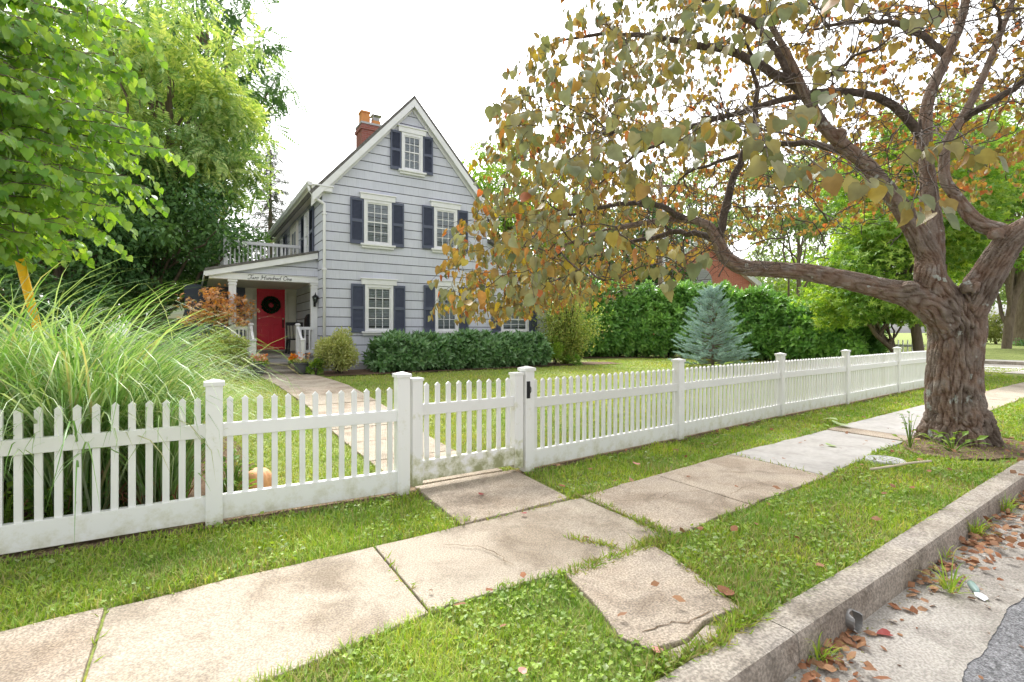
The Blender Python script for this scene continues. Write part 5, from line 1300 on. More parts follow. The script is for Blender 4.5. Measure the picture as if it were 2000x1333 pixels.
def farspruce():
    g = np.random.default_rng(4); x, y = b[0], b[1]; h = 13.6
    root = empty('norway_spruce', (0, 0, 0), 'tall sparse spruce with drooping branches behind the balcony railing', 'tree')
    tb = Tubes(); tb.add(np.array([(x, y, 0), (x, y, h * .5), (x, y, h)]), np.array([.28, .17, .02]), 8)
    c = Cloud()
    for k in range(110):
        t = (k + .5) / 110; z = 3 + (h - 3) * t; a = k * 2.4; Lr = 3.3 * (1 - t) ** .8 + .2; d = np.array([math.cos(a), math.sin(a), 0])
        L = np.array([[x, y, z]] + [list(np.array([x, y, z]) + d * Lr * u + np.array([0, 0, (-.22 * u + .16 * u ** 3) * Lr])) for u in (.35, .7, 1.0)]); L = smooth_path(L, 8); tb.add(L, np.linspace(.035, .008, 8), 4)
        n = int(10 * Lr) + 6; i = g.integers(1, 8, n); p = L[i] + g.normal(size=(n, 3)) * .05
        c.put(BOUGH, p, np.tile(d * .5, (n, 1)) + g.normal(size=(n, 3)) * .35 + [0, 0, -.75], np.tile(d, (n, 1)) + g.normal(size=(n, 3)) * .2, g.uniform(.3, .55, n))
    tb.build('trunk', M['bark_far'], root); c.build('crown', M['L_farspruce'], root)
farspruce()
# right-hand background
c = at(1765, 430, 17); tree('maple_tree', 'bright green maple with dense crown behind the redbud trunk', *P(1797, 690, 17)[:2], 1.5, .16, c, (2.9, 2.6, 3.3), 15000, .24, STAR, 'L_maple', nc=90, cr=.95, seed=12, shell=.5)
c = at(1700, 590, 17.0); tree('maple_tree', 'low bright green maple boughs spreading over the end of the laurel hedge', *P(1760, 690, 17.5)[:2], .7, .09, c, (2.3, 1.9, 1.3), 8500, .19, STAR, 'L_maple', nc=60, cr=.62, seed=13, shell=.3)
c = at(2000, 420, 26); tree('maple_tree', 'large pale green maple beyond the corner behind the right limb', *P(1965, 690, 26)[:2], 2.5, .2, c, (5.0, 4, 5.2), 14000, .30, STAR, 'L_maple', nc=80, cr=1.2, seed=14)
c = at(1560, 400, 30); tree('locust_tree', 'airy pale locust with thin foliage beyond the laurel hedge', c[0], c[1], 3.5, .14, c, (5.0, 4, 4.6), 10000, .26, OVAL, 'L_pale', nc=85, cr=1.1, seed=15, shell=.4, limbs=12)
c = at(1900, 330, 36); tree('locust_tree', 'tall airy pale locust crown high beyond the street corner', c[0], c[1], 5, .2, c, (7.5, 5, 6.0), 11000, .34, OVAL, 'L_pale', nc=100, cr=1.4, seed=16, shell=.4, limbs=14)
c = at(1235, 510, 30); tree('understorey_tree', 'dark broad tree behind the crape myrtle and left of the brick house', c[0], c[1], 2, .3, c, (4.2, 3, 4.2), 9000, .26, OVAL, 'L_dark', nc=70, cr=1.1, seed=17, shell=.4)
c = at(1120, 470, 34); tree('understorey_tree', 'mid green tree rising over the wing roof of the grey house', c[0], c[1], 2.5, .3, c, (4.5, 3, 5.2), 8000, .3, OVAL, 'L_maple', nc=70, cr=1.2, seed=18, shell=.4)
c = at(985, 400, 36); tree('understorey_tree', 'leafy green tree top showing behind the right slope of the roof', c[0], c[1], 3, .3, c, (3.6, 3, 5.0), 6000, .3, OVAL, 'L_maple', nc=60, cr=1.2, seed=19, shell=.4)
c = at(1370, 420, 40); tree('locust_tree', 'pale loose tree behind the roof of the brick house', c[0], c[1], 3, .3, c, (5, 3, 5.5), 5000, .34, OVAL, 'L_pale', nc=60, cr=1.3, seed=20, shell=.4)
c = at(1640, 560, 36); tree('understorey_tree', 'green tree low behind the laurel hedge and the maple', c[0], c[1], 2, .3, c, (6, 3, 3.0), 7000, .32, OVAL, 'L_maple', nc=60, cr=1.2, seed=22, shell=.4)
# sycamore trunk and its neighbours past the cross street
c = at(2060, 330, 33); tree('sycamore_tree', 'massive pale barked sycamore on the lawn across the corner street', *P(2000, 690, 33)[:2], 5.0, .95, c, (6, 6, 6), 6000, .4, STAR, 'L_maple', nc=70, cr=1.8, seed=23)
c = at(1915, 640, 36); tree('young_tree', 'small yellow green tree beside the sycamore across the street', *P(1946, 685, 36)[:2], 1.2, .09, c, (1.9, 1.6, 1.5), 2600, .22, OVAL, 'L_shrub', nc=30, cr=.7, seed=24, shell=.3)
c = at(1890, 655, 38); tree('round_shrub', 'dark round shrub under the yellow green tree across the street', c[0], c[1], .3, .06, c, (2.6, 1.5, 1.1), 2400, .2, OVAL, 'L_dark', nc=24, cr=.6, seed=25, shell=.2, cat='shrub')
c = at(1990, 675, 31); tree('round_shrub', 'low dark shrub at the foot of the sycamore', c[0], c[1] - .4, .2, .05, c + np.array([0, 0, -.1]), (1.0, .8, .5), 900, .16, OVAL, 'L_dark', nc=14, cr=.35, seed=26, shell=.2, cat='shrub')
for k, (x_, y_, d_, r_) in enumerate(((1480, 560, 52, 8), (1840, 520, 58, 9), (1990, 560, 60, 9), (250, 540, 40, 6), (20, 480, 44, 8), (560, 600, 60, 8))):
    c = at(x_, y_, d_); tree('distant_tree', ('far green tree hazing the skyline beyond the brick house roof', 'far green tree seen between the maple and the big trunk', 'far tree beyond the sycamore at the right edge', 'far tree low behind the dark understorey', 'far tall tree behind the left redbud boughs', 'far tree low behind the balcony and spruce')[k], c[0], c[1], 2, .4, c, (r_ * .75, r_ * .5, r_ * .6), 4500, .5, OVAL, ('L_pale', 'L_maple', 'L_pale', 'L_dark', 'L_pinn', 'L_pinn')[k], nc=50, cr=r_ * .22, seed=40 + k, shell=.3, limbs=6)

# ================================================================== SHRUBS AND HEDGES
def shrub(name, label, x, y, r, h, n, size, T, mat, seed, cat='shrub', nc=26, stems=9, up=.3, group=None, core=True, lumpy=.34):
    g = np.random.default_rng(seed); z = float(tz(x, y)); root = empty(name, (x, y, z), label, cat, group); root.location = (0, 0, 0)
    c = np.array([x, y, z + h * .48]); cc, pos, nn, k = lumps(n, c, (r * (1 - lumpy * .8), r * (1 - lumpy * .8), h * .5 * (1 - lumpy * .55)), nc, max(r, h * .5) * lumpy, g, .3 if core else .6, flat=-2)
    ok = pos[:, 2] > z + .03; pos, nn = pos[ok], nn[ok]; m = len(pos); o = unit(pos - c)
    tb = Tubes()
    for q in range(stems):
        e = cc[q]; L = smooth_path(np.array([[x + g.normal() * .05, y + g.normal() * .05, z - .05], (np.array([x, y, z]) + e) / 2 + [0, 0, .05], e]), 7); tb.add(L, np.linspace(.02, .006, 7), 5)
    tb.build('stem', M['twig'], root)
    cl = Cloud(); cl.put(T, pos, o * .8 + nn * .3 + g.normal(size=(m, 3)) * .4 + [0, 0, up], o + g.normal(size=(m, 3)) * .5 + [0, 0, .6], g.uniform(.7, 1.2, m) * size)
    cl.build('foliage', M[mat], root); return root
X_, Y_ = XonY(662, 13.35), 13.35
shrub('variegated_shrub', 'round cream variegated shrub at the house corner beside the steps', X_, Y_, .62, 1.2, 9000, .075, OVAL, 'L_varieg', 51, nc=60, lumpy=.36)
X_, Y_ = XonY(437, 13.4), 13.4
shrub('rounded_shrub', 'rounded yellow green shrub left of the porch steps behind the fine grass', X_, Y_, .68, 1.2, 6000, .08, DIAM, 'L_shrub', 52, nc=40, lumpy=.3)
X_, Y_ = XonY(617, 13.35), 13.35
shrub('hosta_plant', 'small leafy green plant between the grey planter and the variegated shrub', X_, Y_, .24, .42, 260, .12, OVAL, 'L_maple', 53, cat='plant', nc=12, stems=4)
def hedge(name, label, pts, w, h, n, size, T, mat, seed, stems, droop=0, hvar=.12, bottom=.1, taper=0):
    g = np.random.default_rng(seed); pts = np.array(pts, float); seg = np.linalg.norm(np.diff(pts, axis=0), axis=1); cum = np.concatenate([[0], np.cumsum(seg)]); Lt = cum[-1]
    root = empty(name, (*pts[0], 0), label, 'hedge'); root.location = (0, 0, 0)
    s = g.uniform(0, Lt, n); bx_ = np.interp(s, cum, pts[:, 0]); by_ = np.interp(s, cum, pts[:, 1]); dsg = unit(np.diff(pts, axis=0)); sid = np.clip(np.searchsorted(cum, s) - 1, 0, len(seg) - 1); nrx = -dsg[sid, 1]; nry = dsg[sid, 0]
    hh = np.array([h * (1 + hvar * noise.noise((a * .9, seed, 0)) + hvar * .6 * noise.noise((a * 2.6, seed, 4))) for a in s]); ww = np.array([w * (1 + .28 * noise.noise((a * .8, seed + 3, 0))) for a in s])
    hh = hh * (1 - taper * ss((s / Lt - .55) / .45))
    a = g.uniform(-.48 * PI, 1.48 * PI, n); q = g.uniform(.35, 1, n) ** .35
    u = np.cos(a); v = np.sin(a); k = 1 / np.maximum(np.abs(u) ** 3 + np.abs(v) ** 3, 1e-6) ** (1 / 3)
    u, v = u * k, v * k
    lum = np.array([1 + .15 * noise.noise((s[i] * 1.7, v[i] * 2.4, seed + u[i])) for i in range(n)])
    y_off = u * q * ww * .5 * lum; zz = bottom * h + (hh - bottom * h) * (.5 + .5 * v * q * lum)
    px_, py_ = bx_ + nrx * y_off, by_ + nry * y_off; gz = tz(px_, py_)
    pos = np.stack([px_, py_, gz + np.maximum(zz, .06)], 1)
    o = np.stack([nrx * u, nry * u, np.maximum(v, -.2) * .9 + .35], 1)
    # ends of the hedge are rounded
    e = np.minimum(s, Lt - s); end = np.clip(1 - e / (w * .5), 0, 1); pos[:, 2] = gz + (pos[:, 2] - gz) * (1 - .25 * end ** 2)
    tb = Tubes()
    for q_ in range(stems):
        ss_ = Lt * (q_ + g.uniform(.2, .8)) / stems; x0 = np.interp(ss_, cum, pts[:, 0]); y0 = np.interp(ss_, cum, pts[:, 1]); z0 = float(tz(x0, y0))
        for r_ in range(3): tb.add(smooth_path(np.array([[x0, y0, z0 - .05], [x0 + g.normal() * .12, y0 + g.normal() * .12, z0 + h * .35], [x0 + g.normal() * .3, y0 + g.normal() * .3, z0 + h * .8]]), 8), np.linspace(.035, .01, 8), 5)
    tb.build('stem', M['twig'], root)
    cl = Cloud(); cl.put(T, pos, o + g.normal(size=(n, 3)) * .42 + [0, 0, .25 - droop], np.cross(o, g.normal(size=(n, 3))), g.uniform(.75, 1.2, n) * size)
    cl.build('foliage', M[mat], root); return root
hedge('laurel_hedge', 'tall glossy cherry laurel hedge closing the far side of the lawn', [(13.0, 17.6), (16.5, 16.6), (19.0, 14.6), (20.2, 11.8), (20.5, 8.6)], 2.0, 2.95, 5800, .38, SHOOT, 'L_laurel', 61, 11, bottom=.02, taper=.36)
hedge('low_laurel_hedge', 'low dark glossy laurel hedge along the foot of the grey gable wall', [(4.12, 13.55), (7, 13.55), (9.5, 13.6)], 1.05, .86, 2300, .27, SHOOT, 'L_lowlaurel', 62, 9, hvar=.28, bottom=.05)
# crape myrtle with faded blooms
X_, Y_ = XonY(1108, 13.6), 13.6
def myrtle():
    g = np.random.default_rng(71); z = float(tz(X_, Y_)); root = empty('crape_myrtle', (X_, Y_, z), 'loose upright crape myrtle with faded pinkish blooms right of the low hedge', 'shrub'); root.location = (0, 0, 0)
    tb = Tubes(); cl = Cloud(); bl = Cloud()
    for k in range(80):
        a = g.uniform(0, 2 * PI); sp = g.uniform(.1, 1.15); h = g.uniform(1.0, 3.0) * (1.05 - .22 * sp)
        e = np.array([X_ + math.cos(a) * sp * 1.0, Y_ + math.sin(a) * sp * 1.0, z + h]); L = smooth_path(np.array([[X_ + math.cos(a) * .08, Y_ + math.sin(a) * .08, z - .05], [X_ + math.cos(a) * sp * .4, Y_ + math.sin(a) * sp * .4, z + h * .5], e]), 10)
        tb.add(L, np.linspace(.02, .004, 10), 5)
        n = 210; i = g.integers(2, 10, n); p = L[i] + g.normal(size=(n, 3)) * [.17, .17, .16]; cl.put(OVAL, p, g.normal(size=(n, 3)) + [0, 0, .3], g.normal(size=(n, 3)) * .6 + [0, 0, 1], g.uniform(.06, .105, n))
        if h > 2.0: m_ = 45; p = e + g.normal(size=(m_, 3)) * [.09, .09, .14] + [0, 0, .08]; bl.put(ROUND, p, rdir(m_), rdir(m_), g.uniform(.03, .055, m_))
    tb.build('stem', M['twig'], root); cl.build('foliage', M['L_myrtle'], root); bl.build('blooms', M['L_bloom'], root)
myrtle()
x2, y2 = XonY(1085, 13.3), 13.3
shrub('rounded_shrub', 'small bright yellow green shrub at the base of the crape myrtle', x2, y2, .42, .95, 1500, .075, OVAL, 'L_maple', 72, nc=22, lumpy=.35)
x2, y2 = XonY(1118, 13.0), 13.0
shrub('hosta_plant', 'low clump of strappy leaves in front of the crape myrtle', x2, y2, .26, .35, 200, .16, LONG, 'L_maple', 73, cat='plant', nc=10, stems=3)
# orange japanese maple by the porch
c = at(425, 605, 13.0)
tree('japanese_maple', 'small orange and tan japanese maple in front of the left porch post', c[0] - .1, c[1], .7, .05, c, (.85, .7, .62), 1700, .10, STAR, 'L_jmaple', nc=40, cr=.26, seed=75, shell=.3, hang=.35, limbs=26, bark='twig', group='small ornamental trees')

# ornamental grasses: arching blades rooted in clumps
def blades(name, cx, cy, n, Lmin, Lmax, width, r0, spread, g, segs=11, stiff=.9):
    a = g.uniform(0, 2 * PI, n); q = np.sqrt(g.uniform(0, 1, n)) * r0
    base = np.stack([cx + q * np.cos(a), cy + q * np.sin(a), np.full(n, .0)], 1)
    a2 = a + g.normal(size=n) * .6; lean = np.abs(g.normal(size=n)) * spread + .06; L = g.uniform(Lmin, Lmax, n)
    t = np.linspace(0, 1, segs)
    th0 = lean[:, None]; bend = g.uniform(1.5, 3.3, n)[:, None] * stiff
    th = th0 + bend * t[None] ** 2.4
    ds = L[:, None] / (segs - 1)
    rr = np.concatenate([np.zeros((n, 1)), np.cumsum(np.sin(th[:, :-1]) * ds, 1)], 1); zz = np.concatenate([np.zeros((n, 1)), np.cumsum(np.cos(th[:, :-1]) * ds, 1)], 1)
    wig = g.normal(size=(n, 1)) * .10 * t[None] ** 2 * L[:, None]
    X = base[:, 0:1] + rr * np.cos(a2)[:, None] - wig * np.sin(a2)[:, None]; Y = base[:, 1:2] + rr * np.sin(a2)[:, None] + wig * np.cos(a2)[:, None]; Z = np.maximum(base[:, 2:3] + zz, .015)
    C_ = np.stack([X, Y, Z], -1)
    w = width * g.uniform(.6, 1.25, n)[:, None] * np.minimum(1, 1.15 - t[None] ** 2.5 * 1.12)
    tw = a2[:, None] + PI / 2 + g.normal(size=(n, 1)) * .5 + t[None] * g.normal(size=(n, 1)) * .8
    S_ = np.stack([np.cos(tw), np.sin(tw), np.zeros_like(tw)], -1) * w[..., None] / 2
    V = np.stack([C_ - S_, C_ + S_], 2).reshape(-1, 3)
    i = np.arange(n)[:, None] * segs * 2 + np.arange(segs - 1)[None] * 2; i = i.ravel()
    return V, np.stack([i, i + 1, i + 3, i + 2], 1)
def grass_clump(label, spots, mat, seed):
    g = np.random.default_rng(seed); root = empty('ornamental_grass', (spots[0][0], spots[0][1], 0), label, 'ornamental grass'); root.location = (0, 0, 0)
    c = Cloud()
    for (x, y, n, l0, l1, w, r0, sp, st) in spots: c.add(*(lambda vf: (vf[0], [vf[1]]))(blades('b', x, y, n, l0, l1, w, r0, sp, g, stiff=st)))
    c.build('blades', M[mat], root, smooth=True)
    d = Cloud(); 
    for (x, y, n, l0, l1, w, r0, sp, st) in spots: d.add(*(lambda vf: (vf[0], [vf[1]]))(blades('d', x, y, n // 8, .25, .6, w, r0 * 1.1, .7, g, segs=6, stiff=1.0)))
    d.build('dead_blades', M['litter'], root)
grass_clump('large green ornamental grass clump with arching blades behind the left picket fence', [(-.70, 4.75, 760, 1.2, 2.15, .0145, .22, .21, 1.0), (-.52, 4.95, 560, 1.1, 1.95, .0135, .2, .22, 1.0), (-.20, 4.72, 420, .8, 1.5, .012, .16, .22, 1.0), (-1.35, 4.95, 760, 1.3, 2.4, .0145, .25, .24, 1.0), (-1.05, 5.5, 620, 1.3, 2.25, .0145, .25, .22, 1.0), (-1.9, 5.4, 420, 1.3, 2.4, .0145, .25, .24, 1.0)], 'L_mis', 81)
grass_clump('pale fine bladed fountain grass beyond the post and left of the porch steps', [(-.28, 6.5, 600, .9, 1.65, .008, .22, .40, 1.05), (-.1, 6.5, 9, 1.7, 2.3, .009, .2, .5, 1.0), (-.2, 8.4, 480, .8, 1.35, .009, .2, .42, 1.05), (-.7, 7.4, 520, 1.1, 1.9, .009, .25, .42, 1.05)], 'L_fine', 82)

# ================================================================== GRASS ON THE VERGES AND LAWN
def in_band(pts, lo, hi):
    return (pts[:, 1] > lo(pts[:, 0])) & (pts[:, 1] < hi(pts[:, 0]))
def visible(pts, margin=1.28):
    d = pts[:, 0] * FW[0] + pts[:, 1] * FW[1]; l = pts[:, 0] * RT[0] + pts[:, 1] * RT[1]
    return (d > .5) & (np.abs(l) < margin * d + .5)
def nz2(x, y, f, s): return np.array([noise.noise((a * f, b * f, s)) for a, b in zip(x, y)])
def turf(name, x0, x1, y0, y1, dens, test, hmin, hmax, w, mat, weeds, seed, near=2.2, power=1.5, dry=.0, z0=-.012):
    g = np.random.default_rng(seed); n = int((x1 - x0) * (y1 - y0) * dens)
    p = np.stack([g.uniform(x0, x1, n), g.uniform(y0, y1, n)], 1); p = p[test(p)]; p = p[visible(p)]
    dist = np.linalg.norm(p, axis=1); keep = g.uniform(0, 1, len(p)) < np.minimum(1, (near / dist) ** power); p, dist = p[keep], dist[keep]; n = len(p)
    fat = np.clip((dist / near) ** (power * .5), 1, 4)
    a = g.uniform(0, 2 * PI, n); lean = np.abs(g.normal(size=n)) * .55 + .1; h = g.uniform(hmin, hmax, n)
    h *= (.75 + .5 * (nz2(p[:, 0], p[:, 1], 2.3, seed) + .5))
    dx, dy = np.cos(a), np.sin(a); wa = a + PI / 2 + g.normal(size=n) * .4; sx, sy = np.cos(wa), np.sin(wa)
    w_ = w * g.uniform(.6, 1.3, n) * fat; z = tz(p[:, 0], p[:, 1]) + z0
    V = np.empty((n, 5, 3))
    for k, (s_, u) in enumerate(((-1, 0), (1, 0), (1, .55), (-1, .55), (0, 1))):
        r_ = h * lean * u ** 1.6 * 1.3
        V[:, k, 0] = p[:, 0] + dx * r_ + sx * w_ * .5 * s_ * (1 if u == 0 else .8); V[:, k, 1] = p[:, 1] + dy * r_ + sy * w_ * .5 * s_ * (1 if u == 0 else .8); V[:, k, 2] = z + h * u * (1 - .25 * lean * u)
    i = np.arange(n) * 5; Q = np.stack([i, i + 1, i + 2, i + 3], 1); T = np.stack([i + 3, i + 2, i + 4], 1)
    mi = (g.uniform(0, 1, n) < (dry + .25 * (nz2(p[:, 0], p[:, 1], 1.4, seed + 5) > .18) * (dry > 0))).astype(int)
    Vs, Qs, Ts, m_ = [V.reshape(-1, 3)], [Q], [T], None
    # broad-leaved weeds and clover between the blades
    nw = int(n * weeds)
    if nw:
        k = g.integers(0, n, nw); pw = p[k] + g.normal(size=(nw, 2)) * .012; cl_ = nz2(pw[:, 0], pw[:, 1], 1.9, seed + 9) > -.08; ok = cl_ & test(pw); pw = pw[ok]; nw = len(pw); dk = dist[k][ok]
        pos = np.stack([pw[:, 0], pw[:, 1], tz(pw[:, 0], pw[:, 1]) + z0 + g.uniform(.015, hmax * .75, nw)], 1)
        tip = g.normal(size=(nw, 3)) * [1, 1, .35]; nor = np.tile([0, 0, 1.0], (nw, 1)) + g.normal(size=(nw, 3)) * .35
        WV, WF = scatter(ROUND[0], ROUND[1], pos, tip, nor, g.uniform(.012, .032, nw) * np.clip((dk / near) ** .4, 1, 2))
        Qs.append(WF[0] + len(V) * 5); Vs.append(WV)
    Vall = np.concatenate(Vs); Qa = np.concatenate(Qs)
    midx = np.concatenate([mi, np.full(len(Qa) - n, 2), mi])
    o = link(name, np_mesh(name, Vall, [Qa, T], False, midx), [M[mat], M['G_dry'], M['clover']]); tag(o, kind='stuff'); return n
yfar = lambda x: yat(SW_FAR, x); ynear = lambda x: yat(SW_NEAR, x)
yfence = lambda x: np.interp(x, [p_[0] for p_ in POSTS], [p_[1] for p_ in POSTS])
wob = lambda x, s: .030 * np.array([noise.noise((a * 2.3, s, 0)) + .6 * noise.noise((a * 7, s, 3)) for a in np.atleast_1d(x)])
def verge_far(p):      # fence to sidewalk, less the gate apron and the worn line under the fence
    x, y = p[:, 0], p[:, 1]
    ok = (y > yfar(x) + .0 + wob(x, 1)) & (y < yfence(x) - .07 + wob(x, 7) * 2.0)
    ap = (x > 1.555 + wob(y * 3, 2) + .1 * ss((3.28 - y) / .1)) & (x < 2.58 + wob(y * 3, 4) + (y - 3.2) * .05)
    return ok & ~ap
def verge_near(p):     # sidewalk to kerb, less the short walk and the bare patch round the tree
    x, y = p[:, 0], p[:, 1]
    ok = (y < ynear(x) + .012 + wob(x, 3)) & (y > yat(CURB_IN, x) + .0 + wob(x, 5) * .5)
    wk = (x > np.interp(y, [1.36, 1.5, 1.65, 2.25], [1.64, 1.64, 1.57, 1.74]) + wob(y * 3, 6)) & (x < np.interp(y, [1.36, 1.52, 2.25], [2.0, 2.24, 2.43]) + wob(y * 3, 8))
    d = np.hypot(x - 7.65, y - 2.2); bare = d < .95 + 4 * wob(x * 1.5 + y, 10)
    return ok & ~wk & (~bare | (rng.uniform(0, 1, len(x)) < .22))
n1 = turf('verge_grass', -6, 21, 3.0, 5.4, 11500, verge_far, .028, .07, .0048, 'G_verge', .10, 101, dry=.07)
n2 = turf('verge_grass', -4, 21, 1.1, 3.6, 15000, verge_near, .022, .062, .0045, 'G_verge', .15, 102, near=1.9, dry=.08)
def lawn(p):
    x, y = p[:, 0], p[:, 1]
    ok = (y > yfence(x) + .04) & (y < 14.6) & ~((x > np.interp(y, [q[0] for q in PL], [q[1] for q in PL]) - .0 + wob(y * 2, 12)) & (x < np.interp(y, [q[0] for q in PR], [q[1] for q in PR]) + wob(y * 2, 13)))
    ok &= ~((y > 12.7 + wob(x, 14) * 3) & (x > 2.6) & (x < 12.3)) & ~((x < .3) & (y < 7.5) & (x > -4))
    return ok & (x > -3)
n3 = turf('lawn_grass', -3, 25, 4.1, 14.6, 2600, lawn, .03, .065, .007, 'G_lawn', .06, 103, near=4.5, power=1.35, dry=.10)
far_ok = lambda p: (p[:, 0] > 29.8) & (p[:, 0] < 40)
# weeds in the slab joints and at the slab corners
def tufts():
    g = np.random.default_rng(104); pts = []
    def line(a, b, n, s): 
        t = g.uniform(0, 1, n)[:, None]; pts.append(np.array(a) + (np.array(b) - np.array(a)) * t + g.normal(size=(n, 2)) * s)
    line((2.63, 2.3), (2.65, 2.55), 330, .03); line((2.35, 2.25), (2.62, 2.26), 480, .03); line((1.95, 2.22), (2.40, 2.24), 260, .02); line((1.74, 2.2), (1.95, 2.22), 220, .025); line((2.64, 2.5), (2.66, 3.2), 220, .008); line((.95, 2.3), (.95, 3.1), 36, .005); line((-.35, 2.2), (-.35, 3.1), 22, .005)
    line((2.5, 3.22), (2.85, 3.2), 260, .03); line((2.0, 1.42), (2.3, 1.46), 500, .03); line((1.5, 1.42), (1.95, 1.385), 500, .02); line((2.25, 1.55), (2.4, 2.0), 350, .02); line((4.9, 2.45), (4.95, 3.4), 90, .006); line((1.6, 3.14), (2.5, 3.18), 60, .006); line((2.05, 2.6), (2.2, 2.3), 160, .01)
    p = np.concatenate(pts); n = len(p); c = Cloud(); pos = np.stack([p[:, 0], p[:, 1], np.full(n, -.004)], 1)
    blade = (np.array([(-.07, 0, 0), (.07, 0, 0), (.05, .55, .03), (-.05, .55, .03), (0, 1, -.15)]), [np.array([(0, 1, 2, 3)]), np.array([(3, 2, 4)])])
    half = g.uniform(0, 1, n) < .6
    for m_, mat_, nm in ((half, 'G_verge', 'joint_grass'), (~half, 'G_dry', 'joint_grass')):
        c = Cloud(); k = int(m_.sum()); c.put(blade, pos[m_], g.normal(size=(k, 3)) * [.8, .8, .2] + [0, 0, .75], rdir(k), g.uniform(.03, .075, k)); tag(c.build(nm, M[mat_]), kind='stuff')
tufts()

# ================================================================== LEAF LITTER
DEAD = (np.array([(0, 0, 0), (.05, .5, .10), (0, 1, .02), (-.34, .42, -.03), (.36, .46, .16), (-.2, .8, .06), (.2, .82, .14)]), [np.array([(0, 1, 3), (0, 4, 1), (1, 2, 5), (1, 5, 3), (1, 4, 6), (1, 6, 2)])])
def litter():
    g = np.random.default_rng(105); pos, sc = [], []
    def heap(x, n, sx, sy, off, h):
        for _ in range(n):
            xx = x + g.normal() * sx; y = float(yat(CURB_IN, xx)) - CURB_W - .02 - abs(g.normal()) * sy - off; pos.append((xx, y, -.138 + g.uniform(0, h))); sc.append(g.uniform(.035, .075))
    heap(2.62, 26, .09, .06, .0, .02); heap(2.33, 46, .10, .09, 0, .03); heap(3.75, 55, .20, .10, .0, .03); heap(4.7, 130, .35, .14, 0, .04); heap(5.8, 170, .5, .16, 0, .05); heap(7.2, 140, .7, .2, 0, .05); heap(9.5, 120, 1.2, .25, 0, .04); heap(3.3, 18, .3, .12, .05, .01)
    for _ in range(26): x = g.uniform(2.2, 7); pos.append((x, float(yat(CURB_IN, x)) - CURB_W - .05 - g.uniform(0, .5), -.136)); sc.append(g.uniform(.02, .045))
    for _ in range(85):   # under the tree
        a = g.uniform(0, 2 * PI); r = .5 + abs(g.normal()) * .6; pos.append((7.7 + r * math.cos(a), 2.2 + .55 * r * math.sin(a), .03)); sc.append(g.uniform(.04, .08))
    for _ in range(34): x = g.uniform(2.6, 11); pos.append((x, g.uniform(float(yfar(x)) - .1, float(yfence(x)) - .1), .05)); sc.append(g.uniform(.04, .08))
    for _ in range(18): x = g.uniform(1.0, 9); pos.append((x, g.uniform(float(ynear(x)), float(yfar(x))), .026)); sc.append(g.uniform(.025, .06))
    for _ in range(30): x = g.uniform(1.0, 7); pos.append((x, g.uniform(float(yat(CURB_IN, x)), float(ynear(x))), .05)); sc.append(g.uniform(.03, .07))
    n = len(pos); c = Cloud(); c.put(DEAD, np.array(pos), g.normal(size=(n, 3)) * [1, 1, .22], np.tile([0, 0, 1.], (n, 1)) + g.normal(size=(n, 3)) * .3, np.array(sc)); tag(c.build('leaf_litter', M['litter']), kind='stuff')
    # crumbs of leaf and grit washed along the kerb
    n = 2600; x = g.uniform(1.6, 9, n); y = yat(CURB_IN, x) - CURB_W - .02 - np.abs(g.normal(size=n)) * .085; c = Cloud()
    c.put(DIAM, np.stack([x, y, np.full(n, -.140)], 1), g.normal(size=(n, 3)) * [1, 1, .1], np.tile([0, 0, 1.], (n, 1)) + g.normal(size=(n, 3)) * .25, g.uniform(.006, .022, n)); tag(c.build('gutter_debris', M['G_dry']), kind='stuff')
    n = 1500; x = g.uniform(-2.6, 18, n); y = yfence(x) - .02 - np.abs(g.normal(size=n)) * .07; c = Cloud()
    c.put(DIAM, np.stack([x, y, np.full(n, .008)], 1), g.normal(size=(n, 3)) * [1, 1, .1], np.tile([0, 0, 1.], (n, 1)) + g.normal(size=(n, 3)) * .25, g.uniform(.01, .035, n)); tag(c.build('dead_grass', M['G_dry']), kind='stuff')
litter()
sm_ = MB(); L_ = np.linspace(-4, 20, 120)
strip_sheet(sm_, L_, lambda x: float(yfence(x)) - .10 - .05 * noise.noise((x * 2, 0, 2)), lambda x: float(yfence(x)) + .10, .004, .004, 0); tag(sm_.build('soil', [M['dirt']], recalc=False), kind='stuff')
rb = MB(); ring = [(7.68 + (1.0 + .25 * noise.noise((math.cos(a) * 2, math.sin(a) * 2, 0))) * math.cos(a), 2.27 + (.52 + .12 * noise.noise((math.cos(a) * 3, math.sin(a) * 3, 4))) * math.sin(a), .006) for a in np.linspace(0, 2 * PI, 40)[:-1]]
rb.add(ring, [tuple(range(39))]); tag(rb.build('soil', [M['dirt']], recalc=False), kind='stuff')

# ================================================================== SMALL THINGS ON THE GROUND
m = MB(); m.lathe([(0, .012), (.12, .013), (.125, .008), (.14, .008), (.145, .014), (.165, .014), (.17, 0), (.17, -.05)], seg=32)
for a in range(4): m.box(-.09, .09, -.075 + a * .045, -.06 + a * .045, .012, .016)
mc = m.build('meter_cover', [M['louvre']], loc=(6.02, 2.42, .012)); tag(mc, 'round pale grey water meter cover in the grass before the redbud trunk', 'cover')
dp_x = 2.745; dp_y = float(yat(CURB_IN, dp_x)) - CURB_W - .01
dp = MB(); nseg = 20
ro, ri = .048, .042
V_, F_ = [], []
for k in range(nseg):
    a = 2 * PI * k / nseg; jag = .012 * noise.noise((math.cos(a) * 3, math.sin(a) * 3, 7)) + (.03 if 1.0 < a < 2.4 else 0)
    for r_, yv in ((ro, .06), (ro, -.035 + jag), (ri, -.035 + jag), (ri, .06)): V_.append((r_ * math.cos(a), yv, r_ * math.sin(a)))
for k in range(nseg):
    k2 = (k + 1) % nseg
    for i in range(3): F_.append((k * 4 + i, k2 * 4 + i, k2 * 4 + i + 1, k * 4 + i + 1))
